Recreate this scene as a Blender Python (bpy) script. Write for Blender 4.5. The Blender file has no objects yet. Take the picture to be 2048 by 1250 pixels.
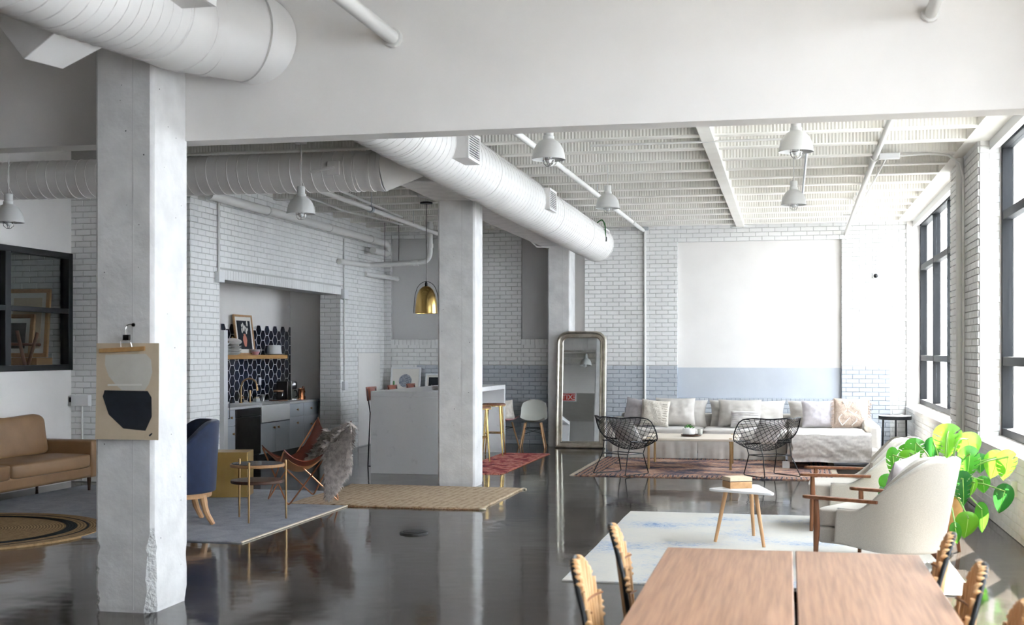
import bpy, bmesh, math, random
from mathutils import Vector, Matrix, Euler
random.seed(7)
S = bpy.context.scene
COL = S.collection
PI = math.pi

# ------------------------------------------------------------------ camera
cam_d = bpy.data.cameras.new('camera')
cam_d.sensor_width = 36.0
cam_d.lens = 2520 / 2048 * 36
cam_d.shift_y = 80 / 2048
cam_d.clip_end = 300
cam_d.dof.use_dof = True
cam_d.dof.focus_distance = 14.0
cam_d.dof.aperture_fstop = 4.0
cam = bpy.data.objects.new('camera', cam_d)
cam.location = (0, 0, 1.62)
cam.rotation_euler = (PI / 2, 0, math.radians(12.3337))
COL.objects.link(cam)
S.camera = cam

# ------------------------------------------------------------------ world, sun, exposure
world = bpy.data.worlds.new('sky')
S.world = world
world.use_nodes = True
_bg = world.node_tree.nodes['Background']
_bg.inputs[0].default_value = (0.90, 0.955, 1.0, 1)
_bg.inputs[1].default_value = 2.4
sun_d = bpy.data.lights.new('sun', 'SUN')
sun_d.energy = 8.0
sun_d.angle = math.radians(0.53)
sun_d.color = (1.0, 0.95, 0.87)
sun = bpy.data.objects.new('sun', sun_d)
sun.rotation_euler = Vector((-0.31, -0.75, -0.73)).to_track_quat('-Z', 'Y').to_euler()
sun.location = (8, 20, 12)
COL.objects.link(sun)
S.view_settings.view_transform = 'Standard'
S.view_settings.look = 'None'
S.view_settings.gamma = 1.0
S.view_settings.exposure = 3.0
S.cycles.max_bounces = 7
S.cycles.diffuse_bounces = 4
S.cycles.glossy_bounces = 3
S.cycles.adaptive_threshold = .09
S.cycles.adaptive_min_samples = 16
S.cycles.transparent_max_bounces = 10
S.cycles.sample_clamp_indirect = 8.0
S.cycles.caustics_reflective = False
S.cycles.caustics_refractive = False

# window openings of the side wall: (y0, y1); each lets the sky in through a light portal
WINDOWS = [(16.0, 21.86), (8.4, 13.72), (1.0, 6.6)]
WX, WZ0, WZ1 = 2.2, 0.78, 3.78
for i, (y0, y1) in enumerate(WINDOWS):
    ld = bpy.data.lights.new('window_portal', 'AREA')
    ld.shape = 'RECTANGLE'
    ld.size = y1 - y0
    ld.size_y = WZ1 - WZ0
    ld.cycles.is_portal = True
    lo = bpy.data.objects.new('window_portal', ld)
    lo.location = (WX + 0.12, (y0 + y1) / 2, (WZ0 + WZ1) / 2)
    lo.rotation_euler = (PI / 2, 0, PI / 2)
    COL.objects.link(lo)

# ------------------------------------------------------------------ materials
MATS = {}
def lin(c):
    if isinstance(c, str):
        c = [int(c[i:i + 2], 16) / 255 for i in (0, 2, 4)]
        c = [x / 12.92 if x <= .04045 else ((x + .055) / 1.055) ** 2.4 for x in c]
    return (c[0], c[1], c[2], 1)

def mat(name, col, col2=None, scale=4.0, rough=.6, metal=0., bump=0., bscale=40., stretch=(1, 1, 1), spec=.5, sheen=0., lo=.35, hi=.65, coat=0., detail=4., trans=0., rvar=0., bdist=.01):
    m = bpy.data.materials.new(name)
    m.use_nodes = True
    nt = m.node_tree
    N, L = nt.nodes, nt.links
    p = N['Principled BSDF']
    p.inputs['Base Color'].default_value = lin(col)
    p.inputs['Roughness'].default_value = rough
    p.inputs['Metallic'].default_value = metal
    p.inputs['Specular IOR Level'].default_value = spec
    p.inputs['Sheen Weight'].default_value = sheen
    p.inputs['Coat Weight'].default_value = coat
    tc = N.new('ShaderNodeTexCoord')
    mp = N.new('ShaderNodeMapping')
    mp.inputs['Scale'].default_value = stretch
    L.new(tc.outputs['Object'], mp.inputs[0])
    if col2 is not None:
        n = N.new('ShaderNodeTexNoise')
        n.inputs['Scale'].default_value = scale
        n.inputs['Detail'].default_value = detail
        L.new(mp.outputs[0], n.inputs['Vector'])
        r = N.new('ShaderNodeValToRGB')
        r.color_ramp.elements[0].position = lo
        r.color_ramp.elements[1].position = hi
        r.color_ramp.elements[0].color = lin(col)
        r.color_ramp.elements[1].color = lin(col2)
        L.new(n.outputs['Fac'], r.inputs[0])
        L.new(r.outputs[0], p.inputs['Base Color'])
        if rvar:
            mr = N.new('ShaderNodeMapRange')
            mr.inputs[3].default_value = rough - rvar
            mr.inputs[4].default_value = rough + rvar
            L.new(n.outputs['Fac'], mr.inputs[0])
            L.new(mr.outputs[0], p.inputs['Roughness'])
    if bump:
        n2 = N.new('ShaderNodeTexNoise')
        n2.inputs['Scale'].default_value = bscale
        n2.inputs['Detail'].default_value = 3
        L.new(mp.outputs[0], n2.inputs['Vector'])
        b = N.new('ShaderNodeBump')
        b.inputs['Strength'].default_value = bump
        b.inputs['Distance'].default_value = bdist
        L.new(n2.outputs['Fac'], b.inputs['Height'])
        L.new(b.outputs[0], p.inputs['Normal'])
    MATS[name] = m
    return m

def glass_mat(name, tint, refl):
    m = bpy.data.materials.new(name)
    m.use_nodes = True
    N, L = m.node_tree.nodes, m.node_tree.links
    N.remove(N['Principled BSDF'])
    t = N.new('ShaderNodeBsdfTransparent'); t.inputs[0].default_value = tint
    g = N.new('ShaderNodeBsdfGlossy'); g.inputs['Roughness'].default_value = .02
    fr0 = N.new('ShaderNodeFresnel'); fr0.inputs[0].default_value = refl
    ge = N.new('ShaderNodeNewGeometry'); iv = N.new('ShaderNodeMath'); iv.operation = 'SUBTRACT'; iv.inputs[0].default_value = 1; L.new(ge.outputs['Backfacing'], iv.inputs[1])
    fr = N.new('ShaderNodeMath'); fr.operation = 'MULTIPLY'; L.new(fr0.outputs[0], fr.inputs[0]); L.new(iv.outputs[0], fr.inputs[1])
    mx = N.new('ShaderNodeMixShader')
    L.new(fr.outputs[0], mx.inputs[0]); L.new(t.outputs[0], mx.inputs[1]); L.new(g.outputs[0], mx.inputs[2])
    L.new(mx.outputs[0], N['Material Output'].inputs[0])
    MATS[name] = m
    return m

def wood(name, c1, c2, scale=6., axis=1, rough=.45, ring=14.):
    st = [ring, ring, ring]; st[axis] = 1.2
    return mat(name, c1, c2, scale=scale * .35, stretch=tuple(st), rough=rough, lo=.3, hi=.72, bump=.08, bscale=8)

def emis(name, col, s):
    m = bpy.data.materials.new(name); m.use_nodes = True
    p = m.node_tree.nodes['Principled BSDF']
    p.inputs['Base Color'].default_value = lin(col)
    p.inputs['Emission Color'].default_value = lin(col)
    p.inputs['Emission Strength'].default_value = s
    MATS[name] = m
    return m

# ------------------------------------------------------------------ mesh helpers
def wm(o):
    m = o.matrix_basis.copy()
    while o.parent:
        o = o.parent
        m = o.matrix_basis @ m
    return m

def tag(o, label=None, cat=None, group=None, kind=None):
    if label: o['label'] = label
    if cat: o['category'] = cat
    if group: o['group'] = group
    if kind: o['kind'] = kind
    return o

def empty(name, loc=(0, 0, 0), rz=0., label=None, cat=None, group=None, kind=None):
    o = bpy.data.objects.new(name, None)
    o.location = loc
    o.rotation_euler = (0, 0, rz)
    o.empty_display_size = .1
    COL.objects.link(o)
    return tag(o, label, cat, group, kind)

def new_mesh(name, v, f, m, smooth=False, angle=40):
    me = bpy.data.meshes.new(name)
    me.from_pydata([tuple(p) for p in v], [], f)
    if m:
        me.materials.append(MATS[m])
    if smooth:
        me.polygons.foreach_set('use_smooth', [True] * len(me.polygons))
        if angle < 179:
            me.set_sharp_from_angle(angle=math.radians(angle))
    me.update()
    return me

def link(name, me, parent=None, loc=(0, 0, 0), rot=(0, 0, 0)):
    o = bpy.data.objects.new(name, me)
    o.location = loc
    o.rotation_euler = rot
    o.parent = parent
    COL.objects.link(o)
    return o

def copy_tree(o, parent=None):
    c = o.copy()
    COL.objects.link(c)
    c.parent = parent
    for ch in o.children:
        copy_tree(ch, c)
    return c

class MB:
    def __init__(s):
        s.v = []; s.f = []
    def add(s, v, f, M=None):
        b = len(s.v)
        s.v += [(M @ Vector(p)) if M is not None else Vector(p) for p in v]
        s.f += [tuple(i + b for i in q) for q in f]
        return s
    def box(s, x0, y0, z0, x1, y1, z1, M=None):
        v = [(x0, y0, z0), (x1, y0, z0), (x1, y1, z0), (x0, y1, z0), (x0, y0, z1), (x1, y0, z1), (x1, y1, z1), (x0, y1, z1)]
        return s.add(v, [(0, 3, 2, 1), (4, 5, 6, 7), (0, 1, 5, 4), (1, 2, 6, 5), (2, 3, 7, 6), (3, 0, 4, 7)], M)
    def cbox(s, c, d, M=None):
        return s.box(c[0] - d[0] / 2, c[1] - d[1] / 2, c[2] - d[2] / 2, c[0] + d[0] / 2, c[1] + d[1] / 2, c[2] + d[2] / 2, M)
    def tube(s, pts, r, seg=8, closed=False, caps=True, M=None):
        pts = [Vector(p) for p in pts]
        n = len(pts)
        rs = r if isinstance(r, (list, tuple)) else [r] * n
        v = []; f = []
        prev = None
        for i, p in enumerate(pts):
            a = pts[(i - 1) % n] if (closed or i > 0) else p
            b = pts[(i + 1) % n] if (closed or i < n - 1) else p
            d1 = (p - a); d2 = (b - p)
            d = (d1.normalized() if d1.length > 1e-9 else Vector()) + (d2.normalized() if d2.length > 1e-9 else Vector())
            if d.length < 1e-6: d = d2 if d2.length > 1e-9 else Vector((0, 0, 1))
            d.normalize()
            if prev is None:
                u = d.orthogonal().normalized()
            else:
                u = prev - d * prev.dot(d)
                u = u.normalized() if u.length > 1e-6 else d.orthogonal().normalized()
            prev = u
            w = d.cross(u)
            k = 1.0
            if d1.length > 1e-9 and d2.length > 1e-9:
                cs = d1.normalized().dot(d2.normalized())
                k = min(1.6, 1 / max(.3, math.sqrt(max(0, (1 + cs) / 2))))
            for j in range(seg):
                t = 2 * PI * j / seg
                v.append(p + (u * math.cos(t) + w * math.sin(t)) * rs[i])
        m = n if closed else n - 1
        for i in range(m):
            for j in range(seg):
                a = i * seg + j; b = i * seg + (j + 1) % seg
                c = ((i + 1) % n) * seg + (j + 1) % seg; d = ((i + 1) % n) * seg + j
                f.append((a, b, c, d))
        if caps and not closed:
            f.append(tuple(range(seg - 1, -1, -1)))
            f.append(tuple((n - 1) * seg + j for j in range(seg)))
        return s.add(v, f, M)
    def lathe(s, prof, seg=24, c=(0, 0, 0), M=None, caps=True):
        v = []; f = []
        n = len(prof)
        for r, z in prof:
            for j in range(seg):
                t = 2 * PI * j / seg
                v.append((c[0] + r * math.cos(t), c[1] + r * math.sin(t), c[2] + z))
        for i in range(n - 1):
            for j in range(seg):
                f.append((i * seg + j, i * seg + (j + 1) % seg, (i + 1) * seg + (j + 1) % seg, (i + 1) * seg + j))
        if caps:
            if prof[0][0] > 1e-5: f.append(tuple(range(seg - 1, -1, -1)))
            if prof[-1][0] > 1e-5: f.append(tuple((n - 1) * seg + j for j in range(seg)))
        return s.add(v, f, M)
    def prism(s, poly, z0, z1, M=None):
        n = len(poly)
        v = [(x, y, z0) for x, y in poly] + [(x, y, z1) for x, y in poly]
        f = [tuple(range(n - 1, -1, -1)), tuple(range(n, 2 * n))]
        f += [(i, (i + 1) % n, n + (i + 1) % n, n + i) for i in range(n)]
        return s.add(v, f, M)
    def grid(s, fn, nu, nv, cu=False, cv=False, M=None):
        v = [fn(i / nu, j / nv) for j in range(nv + (0 if cv else 1)) for i in range(nu + (0 if cu else 1))]
        W = nu + (0 if cu else 1); Hh = nv + (0 if cv else 1)
        f = [(j * W + i, j * W + (i + 1) % W, ((j + 1) % Hh) * W + (i + 1) % W, ((j + 1) % Hh) * W + i) for j in range(nv) for i in range(nu)]
        return s.add(v, f, M)
    def sheet(s, fn, nu, nv, th, M=None):
        """a surface fn(u,v) given a thickness th along its normals"""
        g = [[Vector(fn(i / nu, j / nv)) for i in range(nu + 1)] for j in range(nv + 1)]
        top = []; bot = []
        for j in range(nv + 1):
            for i in range(nu + 1):
                du = g[j][min(i + 1, nu)] - g[j][max(i - 1, 0)]
                dv = g[min(j + 1, nv)][i] - g[max(j - 1, 0)][i]
                n = du.cross(dv)
                n = n.normalized() if n.length > 1e-9 else Vector((0, 0, 1))
                top.append(g[j][i] + n * th / 2); bot.append(g[j][i] - n * th / 2)
        W = nu + 1; K = W * (nv + 1)
        f = []
        for j in range(nv):
            for i in range(nu):
                a, b, c, d = j * W + i, j * W + i + 1, (j + 1) * W + i + 1, (j + 1) * W + i
                f.append((a, b, c, d)); f.append((K + d, K + c, K + b, K + a))
        ring = [i for i in range(W)] + [j * W + nu for j in range(1, nv + 1)] + [nv * W + i for i in range(nu - 1, -1, -1)] + [j * W for j in range(nv - 1, 0, -1)]
        for a, b in zip(ring, ring[1:] + ring[:1]):
            f.append((b, a, K + a, K + b))
        return s.add(top + bot, f, M)
    def ell(s, c, r, nu=16, nv=10, M=None, e=1.0):
        def fn(u, v):
            a = 2 * PI * u; b = PI * (v - .5)
            pw = lambda x: math.copysign(abs(x) ** e, x)
            return (c[0] + r[0] * pw(math.cos(b)) * pw(math.cos(a)), c[1] + r[1] * pw(math.cos(b)) * pw(math.sin(a)), c[2] + r[2] * pw(math.sin(b)))
        return s.grid(fn, nu, nv, cu=True, M=M)
    def build(s, name, m, parent=None, smooth=False, angle=40, bevel=0., world=False, origin=True, seg=2, subsurf=0):
        v = s.v
        loc = Vector((0, 0, 0))
        if parent is not None:
            if world:
                I = wm(parent).inverted()
                v = [I @ p for p in v]
        elif origin and v:
            lo = [min(p[i] for p in v) for i in range(3)]; hi = [max(p[i] for p in v) for i in range(3)]
            loc = Vector(((lo[0] + hi[0]) / 2, (lo[1] + hi[1]) / 2, lo[2]))
            v = [p - loc for p in v]
        me = new_mesh(name, v, s.f, m, smooth or bevel > 0, angle)
        o = link(name, me, parent, loc)
        if bevel:
            b = o.modifiers.new('bevel', 'BEVEL'); b.width = bevel; b.segments = seg; b.limit_method = 'ANGLE'; b.angle_limit = math.radians(35)
            b.harden_normals = False
        if subsurf:
            sm = o.modifiers.new('subsurf', 'SUBSURF'); sm.levels = subsurf; sm.render_levels = subsurf
        return o

def B(x0, y0, z0, x1, y1, z1):
    return MB().box(x0, y0, z0, x1, y1, z1)
def R(z=0., x=0., y=0.):
    return Euler((x, y, z)).to_matrix().to_4x4()
def T(*p):
    return Matrix.Translation(Vector(p))
def lerp(a, b, t): return a + (b - a) * t
def sm(t):
    t = max(0., min(1., t)); return t * t * (3 - 2 * t)
def bez(ps, n=12):
    """Catmull-Rom through the points"""
    P = [Vector(p) for p in ps]; P = [P[0] * 2 - P[1]] + P + [P[-1] * 2 - P[-2]]
    out = []
    for i in range(1, len(P) - 2):
        for k in range(n):
            t = k / n
            a, b, c, d = P[i - 1], P[i], P[i + 1], P[i + 2]
            out.append(.5 * ((2 * b) + (c - a) * t + (2 * a - 5 * b + 4 * c - d) * t * t + (3 * b - a - 3 * c + d) * t ** 3))
    out.append(P[-2])
    return out
def n1(x, y=0., z=0.):
    from mathutils import noise
    return noise.noise(Vector((x, y, z)))
# ------------------------------------------------------------------ the paints and stuffs of the place
mat('wall_white', 'f1ede9', 'ebe7e3', scale=1.5, rough=.7, bump=.08, bscale=14)
mat('brick_white', 'f0efed', 'e7e6e4', scale=3., rough=.55, bump=.35, bscale=55, bdist=.004)
mat('brick_blue', 'c6cacf', 'bcc1c8', scale=3., rough=.55, bump=.35, bscale=55, bdist=.004)
mat('mortar_white', 'c6c5c2', rough=.8, bump=.2, bscale=60)  # greyer than the bricks: the shading of the joints is put into this colour
mat('mortar_blue', '98a2b0', rough=.8, bump=.2, bscale=60)  # darkened likewise, joint shading painted into the blue
mat('wall_blue', 'c9cdd3', 'c3c7ce', scale=2, rough=.7)
mat('wall_shade_grey', 'cfcdcb', rough=.7)
mat('concrete_white', 'ebe9e7', 'dcdad8', scale=5., rough=.65, bump=.3, bscale=22, bdist=.012)
mat('concrete_rough', 'dcdbd9', 'cbcac8', scale=18., rough=.9, bump=.9, bscale=45, bdist=.02)
mat('ceiling_white', 'f2efe8', 'ebe8e0', scale=3., rough=.65)
mat('duct_white', 'eeebe8', 'e8e5e2', scale=2., rough=.5, bump=.05, bscale=6)
mat('pipe_white', 'e4e2de', rough=.5)
mat('lamp_white', 'dcdbd8', rough=.35)
mat('grille_dark', '4a4a4c', rough=.6)
mat('frame_dark', '1b1d20', rough=.55, spec=.3)
mat('frame_black', '15171b', rough=.4)
mat('black_metal', '15171a', rough=.4, metal=.3)
mat('black_plastic', '17181a', rough=.35)
mat('chrome', 'c8c8c8', rough=.12, metal=1.)
mat('steel', '8f8f90', rough=.28, metal=1.)
mat('galv', 'b8bcc0', rough=.45, metal=.7)
mat('brass', 'd0b070', rough=.2, metal=1.)
mat('brass_satin', 'c4a47a', 'b59569', scale=8, rough=.33, metal=1.)
mat('gold_cube', 'c29f5e', 'cfae6e', scale=3, rough=.28, metal=.6, bump=.05, bscale=5)
mat('copper', 'd08b62', rough=.25, metal=1.)
mat('copper_rod', 'c98e6b', rough=.3, metal=1.)
glass_mat('window_glass', (.97, .985, 1., 1), 1.2)
glass_mat('office_glass', (.86, .88, .88, 1), 1.5)
glass_mat('clear_glass', (.9, .92, .92, 1), 1.5)
wood('oak', 'c49a6c', 'ad8256', axis=1)
wood('shelf_oak', 'c89c66', 'b4874f', axis=1)
wood('table_oak', 'b58b6f', '8f6950', axis=1, rough=.38, ring=30)
wood('beech', 'd2a679', 'c39468', axis=2)
wood('walnut', '8d5b3c', '6d4129', axis=1, rough=.4)
wood('walnut_z', '8d5b3c', '6d4129', axis=2, rough=.4)
wood('dark_walnut', '5a3c2c', '46301f', axis=0, rough=.4)
mat('leather_tan', '947352', '846545', scale=3., rough=.42, bump=.12, bscale=60, bdist=.003)
mat('leather_cognac', '7f3a22', '6a2c18', scale=6., rough=.4, bump=.1, bscale=90, bdist=.003)
mat('leather_raw', 'bd8454', rough=.6)
mat('velvet_blue', '1d2b4a', '17233f', scale=9., rough=.85, sheen=.2)
mat('linen', 'd3cdc5', 'cac3bb', scale=60., rough=.9, bump=.25, bscale=320, bdist=.003, sheen=.15)
mat('linen_soft', 'c8c3bc', 'bdb7b0', scale=8., rough=.9, bump=.25, bscale=240, bdist=.003, sheen=.15)
mat('linen_white', 'd6d2cd', 'cbc7c1', scale=8., rough=.9, bump=.3, bscale=200, bdist=.003, sheen=.15)
mat('throw_grey', 'c5c0bb', 'b3aea9', scale=30., rough=.95, bump=.3, bscale=160, bdist=.003)
mat('pillow_lilac', 'bdb7b9', 'b2acae', scale=20., rough=.9, bump=.2, bscale=300, bdist=.003)
mat('linen_bright', 'e8e6e2', 'dfdcd8', scale=8., rough=.9, bump=.2, bscale=240, bdist=.003)
mat('knit_cream', 'd2cbc0', 'c3bbae', scale=40., rough=.95, bump=.6, bscale=70, bdist=.01)
mat('knit_blush', 'd0bdae', 'c2ac9c', scale=40., rough=.95, bump=.7, bscale=80, bdist=.012)
mat('upholstery', 'c3bcb1', 'b8b1a6', scale=140., rough=.9, bump=.35, bscale=420, bdist=.002, sheen=.2)
mat('sheepskin', '988d86', 'cfc5bd', scale=22., rough=1., lo=.3, hi=.7)
mat('sheepskin_cream', 'ddd6cc', 'c9c1b6', scale=20., rough=1.)
mat('paper', 'e8e4dc', rough=.85)
mat('poster_tan', 'd8c6ab', 'd0bda1', scale=6, rough=.8)
mat('poster_pale', 'd9d5cb', 'd3cec3', scale=10, rough=.8)
mat('poster_ink', '171b26', '1d222d', scale=20, rough=.75)
mat('white_gloss', 'ebebea', rough=.22)
mat('white_satin', 'e8e8e8', rough=.4)
mat('cabinet_blue', 'c3c9d0', rough=.45)
mat('sink_white', 'e9e9e8', rough=.15)
mat('quartz', 'dddcdb', 'c9c8c7', scale=9., rough=.28, lo=.62, hi=.78, detail=8)
mat('marble_dark', '4c4d52', '696a70', scale=9., rough=.12, lo=.45, hi=.7)
mat('hex_navy', '16243c', '101a2e', scale=6., rough=.18)
mat('grout', 'd8d6d0', rough=.9)
mat('steel_dark', '4a4542', '3d3936', scale=8, rough=.3, metal=.8)
mat('red_sign', 'c22d26', rough=.5)
mat('leaf', '3f8f2e', '2f7424', scale=5., rough=.32)
mat('leaf_bright', '68ac2c', '559a22', scale=5., rough=.35)
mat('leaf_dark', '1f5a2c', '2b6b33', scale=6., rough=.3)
mat('leaf_vein', 'a9cf6a', rough=.5)
mat('stem_green', '6d9440', rough=.5)
mat('soil', '3a2d24', rough=1., bump=.5, bscale=60)
mat('terracotta_tan', 'cf9a62', 'bb8450', scale=12., rough=.6)
mat('shell_grey', 'c6c6bd', rough=.4)
mat('shell_pink', 'd79a9c', rough=.45)
mat('rattan', 'deb688', 'c79763', scale=16., rough=.5, stretch=(3, 3, .6))
mat('rattan_dark', '8a5a30', rough=.55)
mat('green_glass', '2f7a35', rough=.1)
mat('outside_ground', 'aaa8a4', rough=.9)
mat('outside_wall', 'e0e3e8', rough=.9)
mat('iron_cover', '2a2b2d', rough=.5, metal=.5, bump=.4, bscale=80)
mat('rubber', '222326', rough=.7)
mat('fringe', 'd9cdb8', rough=.95)
mat('pink_art', 'd58b78', rough=.8)
mat('grey_print', '5a6070', 'b9bcc4', scale=90., rough=.8, lo=.48, hi=.52)
mat('green_print', '7f8f4a', rough=.8)
for _n in ('leaf', 'leaf_bright', 'leaf_dark'):
    _p = MATS[_n].node_tree.nodes['Principled BSDF']
    _p.inputs['Subsurface Weight'].default_value = 0.0
    # thin leaves let some of the daylight through
    _N, _L = MATS[_n].node_tree.nodes, MATS[_n].node_tree.links
    _t = _N.new('ShaderNodeBsdfTranslucent'); _mx = _N.new('ShaderNodeMixShader'); _mx.inputs[0].default_value = .35
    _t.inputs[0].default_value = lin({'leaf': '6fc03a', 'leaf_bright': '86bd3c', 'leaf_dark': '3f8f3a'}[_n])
    _L.new(_p.outputs[0], _mx.inputs[1]); _L.new(_t.outputs[0], _mx.inputs[2]); _L.new(_mx.outputs[0], _N['Material Output'].inputs[0])

def ramp_mat(name, stops, build, rough=.95, bump=.5, bscale=200, bdist=.004):
    """material whose colour is a ramp over a value made by build(N, L, coord) from object coordinates"""
    m = bpy.data.materials.new(name); m.use_nodes = True
    N, L = m.node_tree.nodes, m.node_tree.links
    p = N['Principled BSDF']; p.inputs['Roughness'].default_value = rough
    p.inputs['Specular IOR Level'].default_value = .2
    tc = N.new('ShaderNodeTexCoord')
    val = build(N, L, tc.outputs['Object'])
    r = N.new('ShaderNodeValToRGB')
    e = r.color_ramp.elements
    while len(e) < len(stops): e.new(.5)
    for q, (pos, c) in zip(e, stops):
        q.position = pos; q.color = lin(c)
    L.new(val, r.inputs[0]); L.new(r.outputs[0], p.inputs['Base Color'])
    n2 = N.new('ShaderNodeTexNoise'); n2.inputs['Scale'].default_value = bscale
    L.new(tc.outputs['Object'], n2.inputs['Vector'])
    b = N.new('ShaderNodeBump'); b.inputs['Strength'].default_value = bump; b.inputs['Distance'].default_value = bdist
    L.new(n2.outputs['Fac'], b.inputs['Height']); L.new(b.outputs[0], p.inputs['Normal'])
    MATS[name] = m

def _noise(N, L, co, scale, st=(1, 1, 1), detail=4., rough=.6):
    mp = N.new('ShaderNodeMapping'); mp.inputs['Scale'].default_value = st
    L.new(co, mp.inputs[0])
    n = N.new('ShaderNodeTexNoise'); n.inputs['Scale'].default_value = scale; n.inputs['Detail'].default_value = detail; n.inputs['Roughness'].default_value = rough
    L.new(mp.outputs[0], n.inputs['Vector'])
    return n.outputs['Fac']
def _math(N, L, op, a, b):
    m = N.new('ShaderNodeMath'); m.operation = op
    for i, x in enumerate((a, b)):
        if isinstance(x, (int, float)): m.inputs[i].default_value = x
        else: L.new(x, m.inputs[i])
    return m.outputs[0]
def _wave(N, L, co, scale, dirn='X', dist=0., st=(1, 1, 1)):
    mp = N.new('ShaderNodeMapping'); mp.inputs['Scale'].default_value = st
    L.new(co, mp.inputs[0])
    w = N.new('ShaderNodeTexWave'); w.bands_direction = dirn; w.inputs['Scale'].default_value = scale; w.inputs['Distortion'].default_value = dist
    L.new(mp.outputs[0], w.inputs['Vector'])
    return w.outputs['Fac']

def _mix3(a, wa, b, wb, N, L, c=None, wc=0.):
    s = _math(N, L, 'ADD', _math(N, L, 'MULTIPLY', a, wa), _math(N, L, 'MULTIPLY', b, wb))
    if c is not None: s = _math(N, L, 'ADD', s, _math(N, L, 'MULTIPLY', c, wc))
    return s
# greyish flat-weave
ramp_mat('rug_grey', [(.3, '83868f'), (.5, 'a4a6ad'), (.7, 'bcbdc1')],
         lambda N, L, co: _mix3(_noise(N, L, co, 5), .45, _noise(N, L, co, 60, (1, 2.5, 1)), .55, N, L))
# pale rug with worn blue fields
ramp_mat('rug_pale_blue', [(.38, '36598f'), (.41, '7f97ba'), (.44, 'b5b9be'), (.48, 'c2bfb8'), (.58, 'c8c4bc'), (.70, 'b3ada2')],
         lambda N, L, co: _mix3(_noise(N, L, co, 1.1, (1, 1.3, 1), 1), .40, _noise(N, L, co, 34, (.6, 1.5, 1), 6, .9), .60, N, L))
# rust and navy worn oriental
ramp_mat('rug_persian', [(.38, '2c3140'), (.43, '5a5560'), (.465, '96705e'), (.50, 'b08973'), (.54, 'c6b09c'), (.58, '7d6862'), (.64, 'a9795f')],
         lambda N, L, co: _mix3(_noise(N, L, co, 1.7, (1, 1.5, 1), 1), .40, _noise(N, L, co, 17, (.8, 1.5, 1), 5, .85), .50, N, L, _wave(N, L, co, 1.6, 'Y', 4.), .03))
ramp_mat('rug_persian_border', [(.40, '3c3f4b'), (.46, '84604f'), (.52, 'c9b8a6'), (.56, '6a5c5c'), (.62, 'a56d54')],
         lambda N, L, co: _mix3(_noise(N, L, co, 22, (1, 1, 1), 3, .85), .75, _wave(N, L, co, 5, 'X', 2.), .25, N, L))
ramp_mat('rug_red', [(.36, '2f3140'), (.43, '7d2f36'), (.49, 'a4433f'), (.53, 'c69a8f'), (.57, 'b9503f'), (.62, '4a3038'), (.68, 'a85048')],
         lambda N, L, co: _mix3(_noise(N, L, co, 3.2, (1.6, 1, 1), 1), .5, _noise(N, L, co, 14, (1, 1.6, 1), 4, .85), .5, N, L))
ramp_mat('rug_jute', [(.34, '6d5a48'), (.42, 'a88f72'), (.49, 'c4ae92'), (.70, 'd3c2a8')],
         lambda N, L, co: _mix3(_noise(N, L, co, 30, (.5, 1.8, 1), 4, .8), .93, _wave(N, L, co, 4., 'X', 3.), .07, N, L))
def _rings(N, L, co):
    sp = N.new('ShaderNodeVectorMath'); sp.operation = 'LENGTH'; L.new(co, sp.inputs[0])
    w = N.new('ShaderNodeMath'); w.operation = 'SINE'; L.new(_math(N, L, 'MULTIPLY', sp.outputs['Value'], 230.), w.inputs[0])
    return _mix3(w.outputs[0], .2, _noise(N, L, co, 26, (1, 1, 1), 3), .6, N, L, sp.outputs['Value'], .05)
ramp_mat('braid_jute', [(.1, '6e573f'), (.35, 'a48661'), (.6, 'bfa27a')], _rings)
ramp_mat('braid_dark', [(.1, '15171b'), (.6, '30343a')], _rings)

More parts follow.
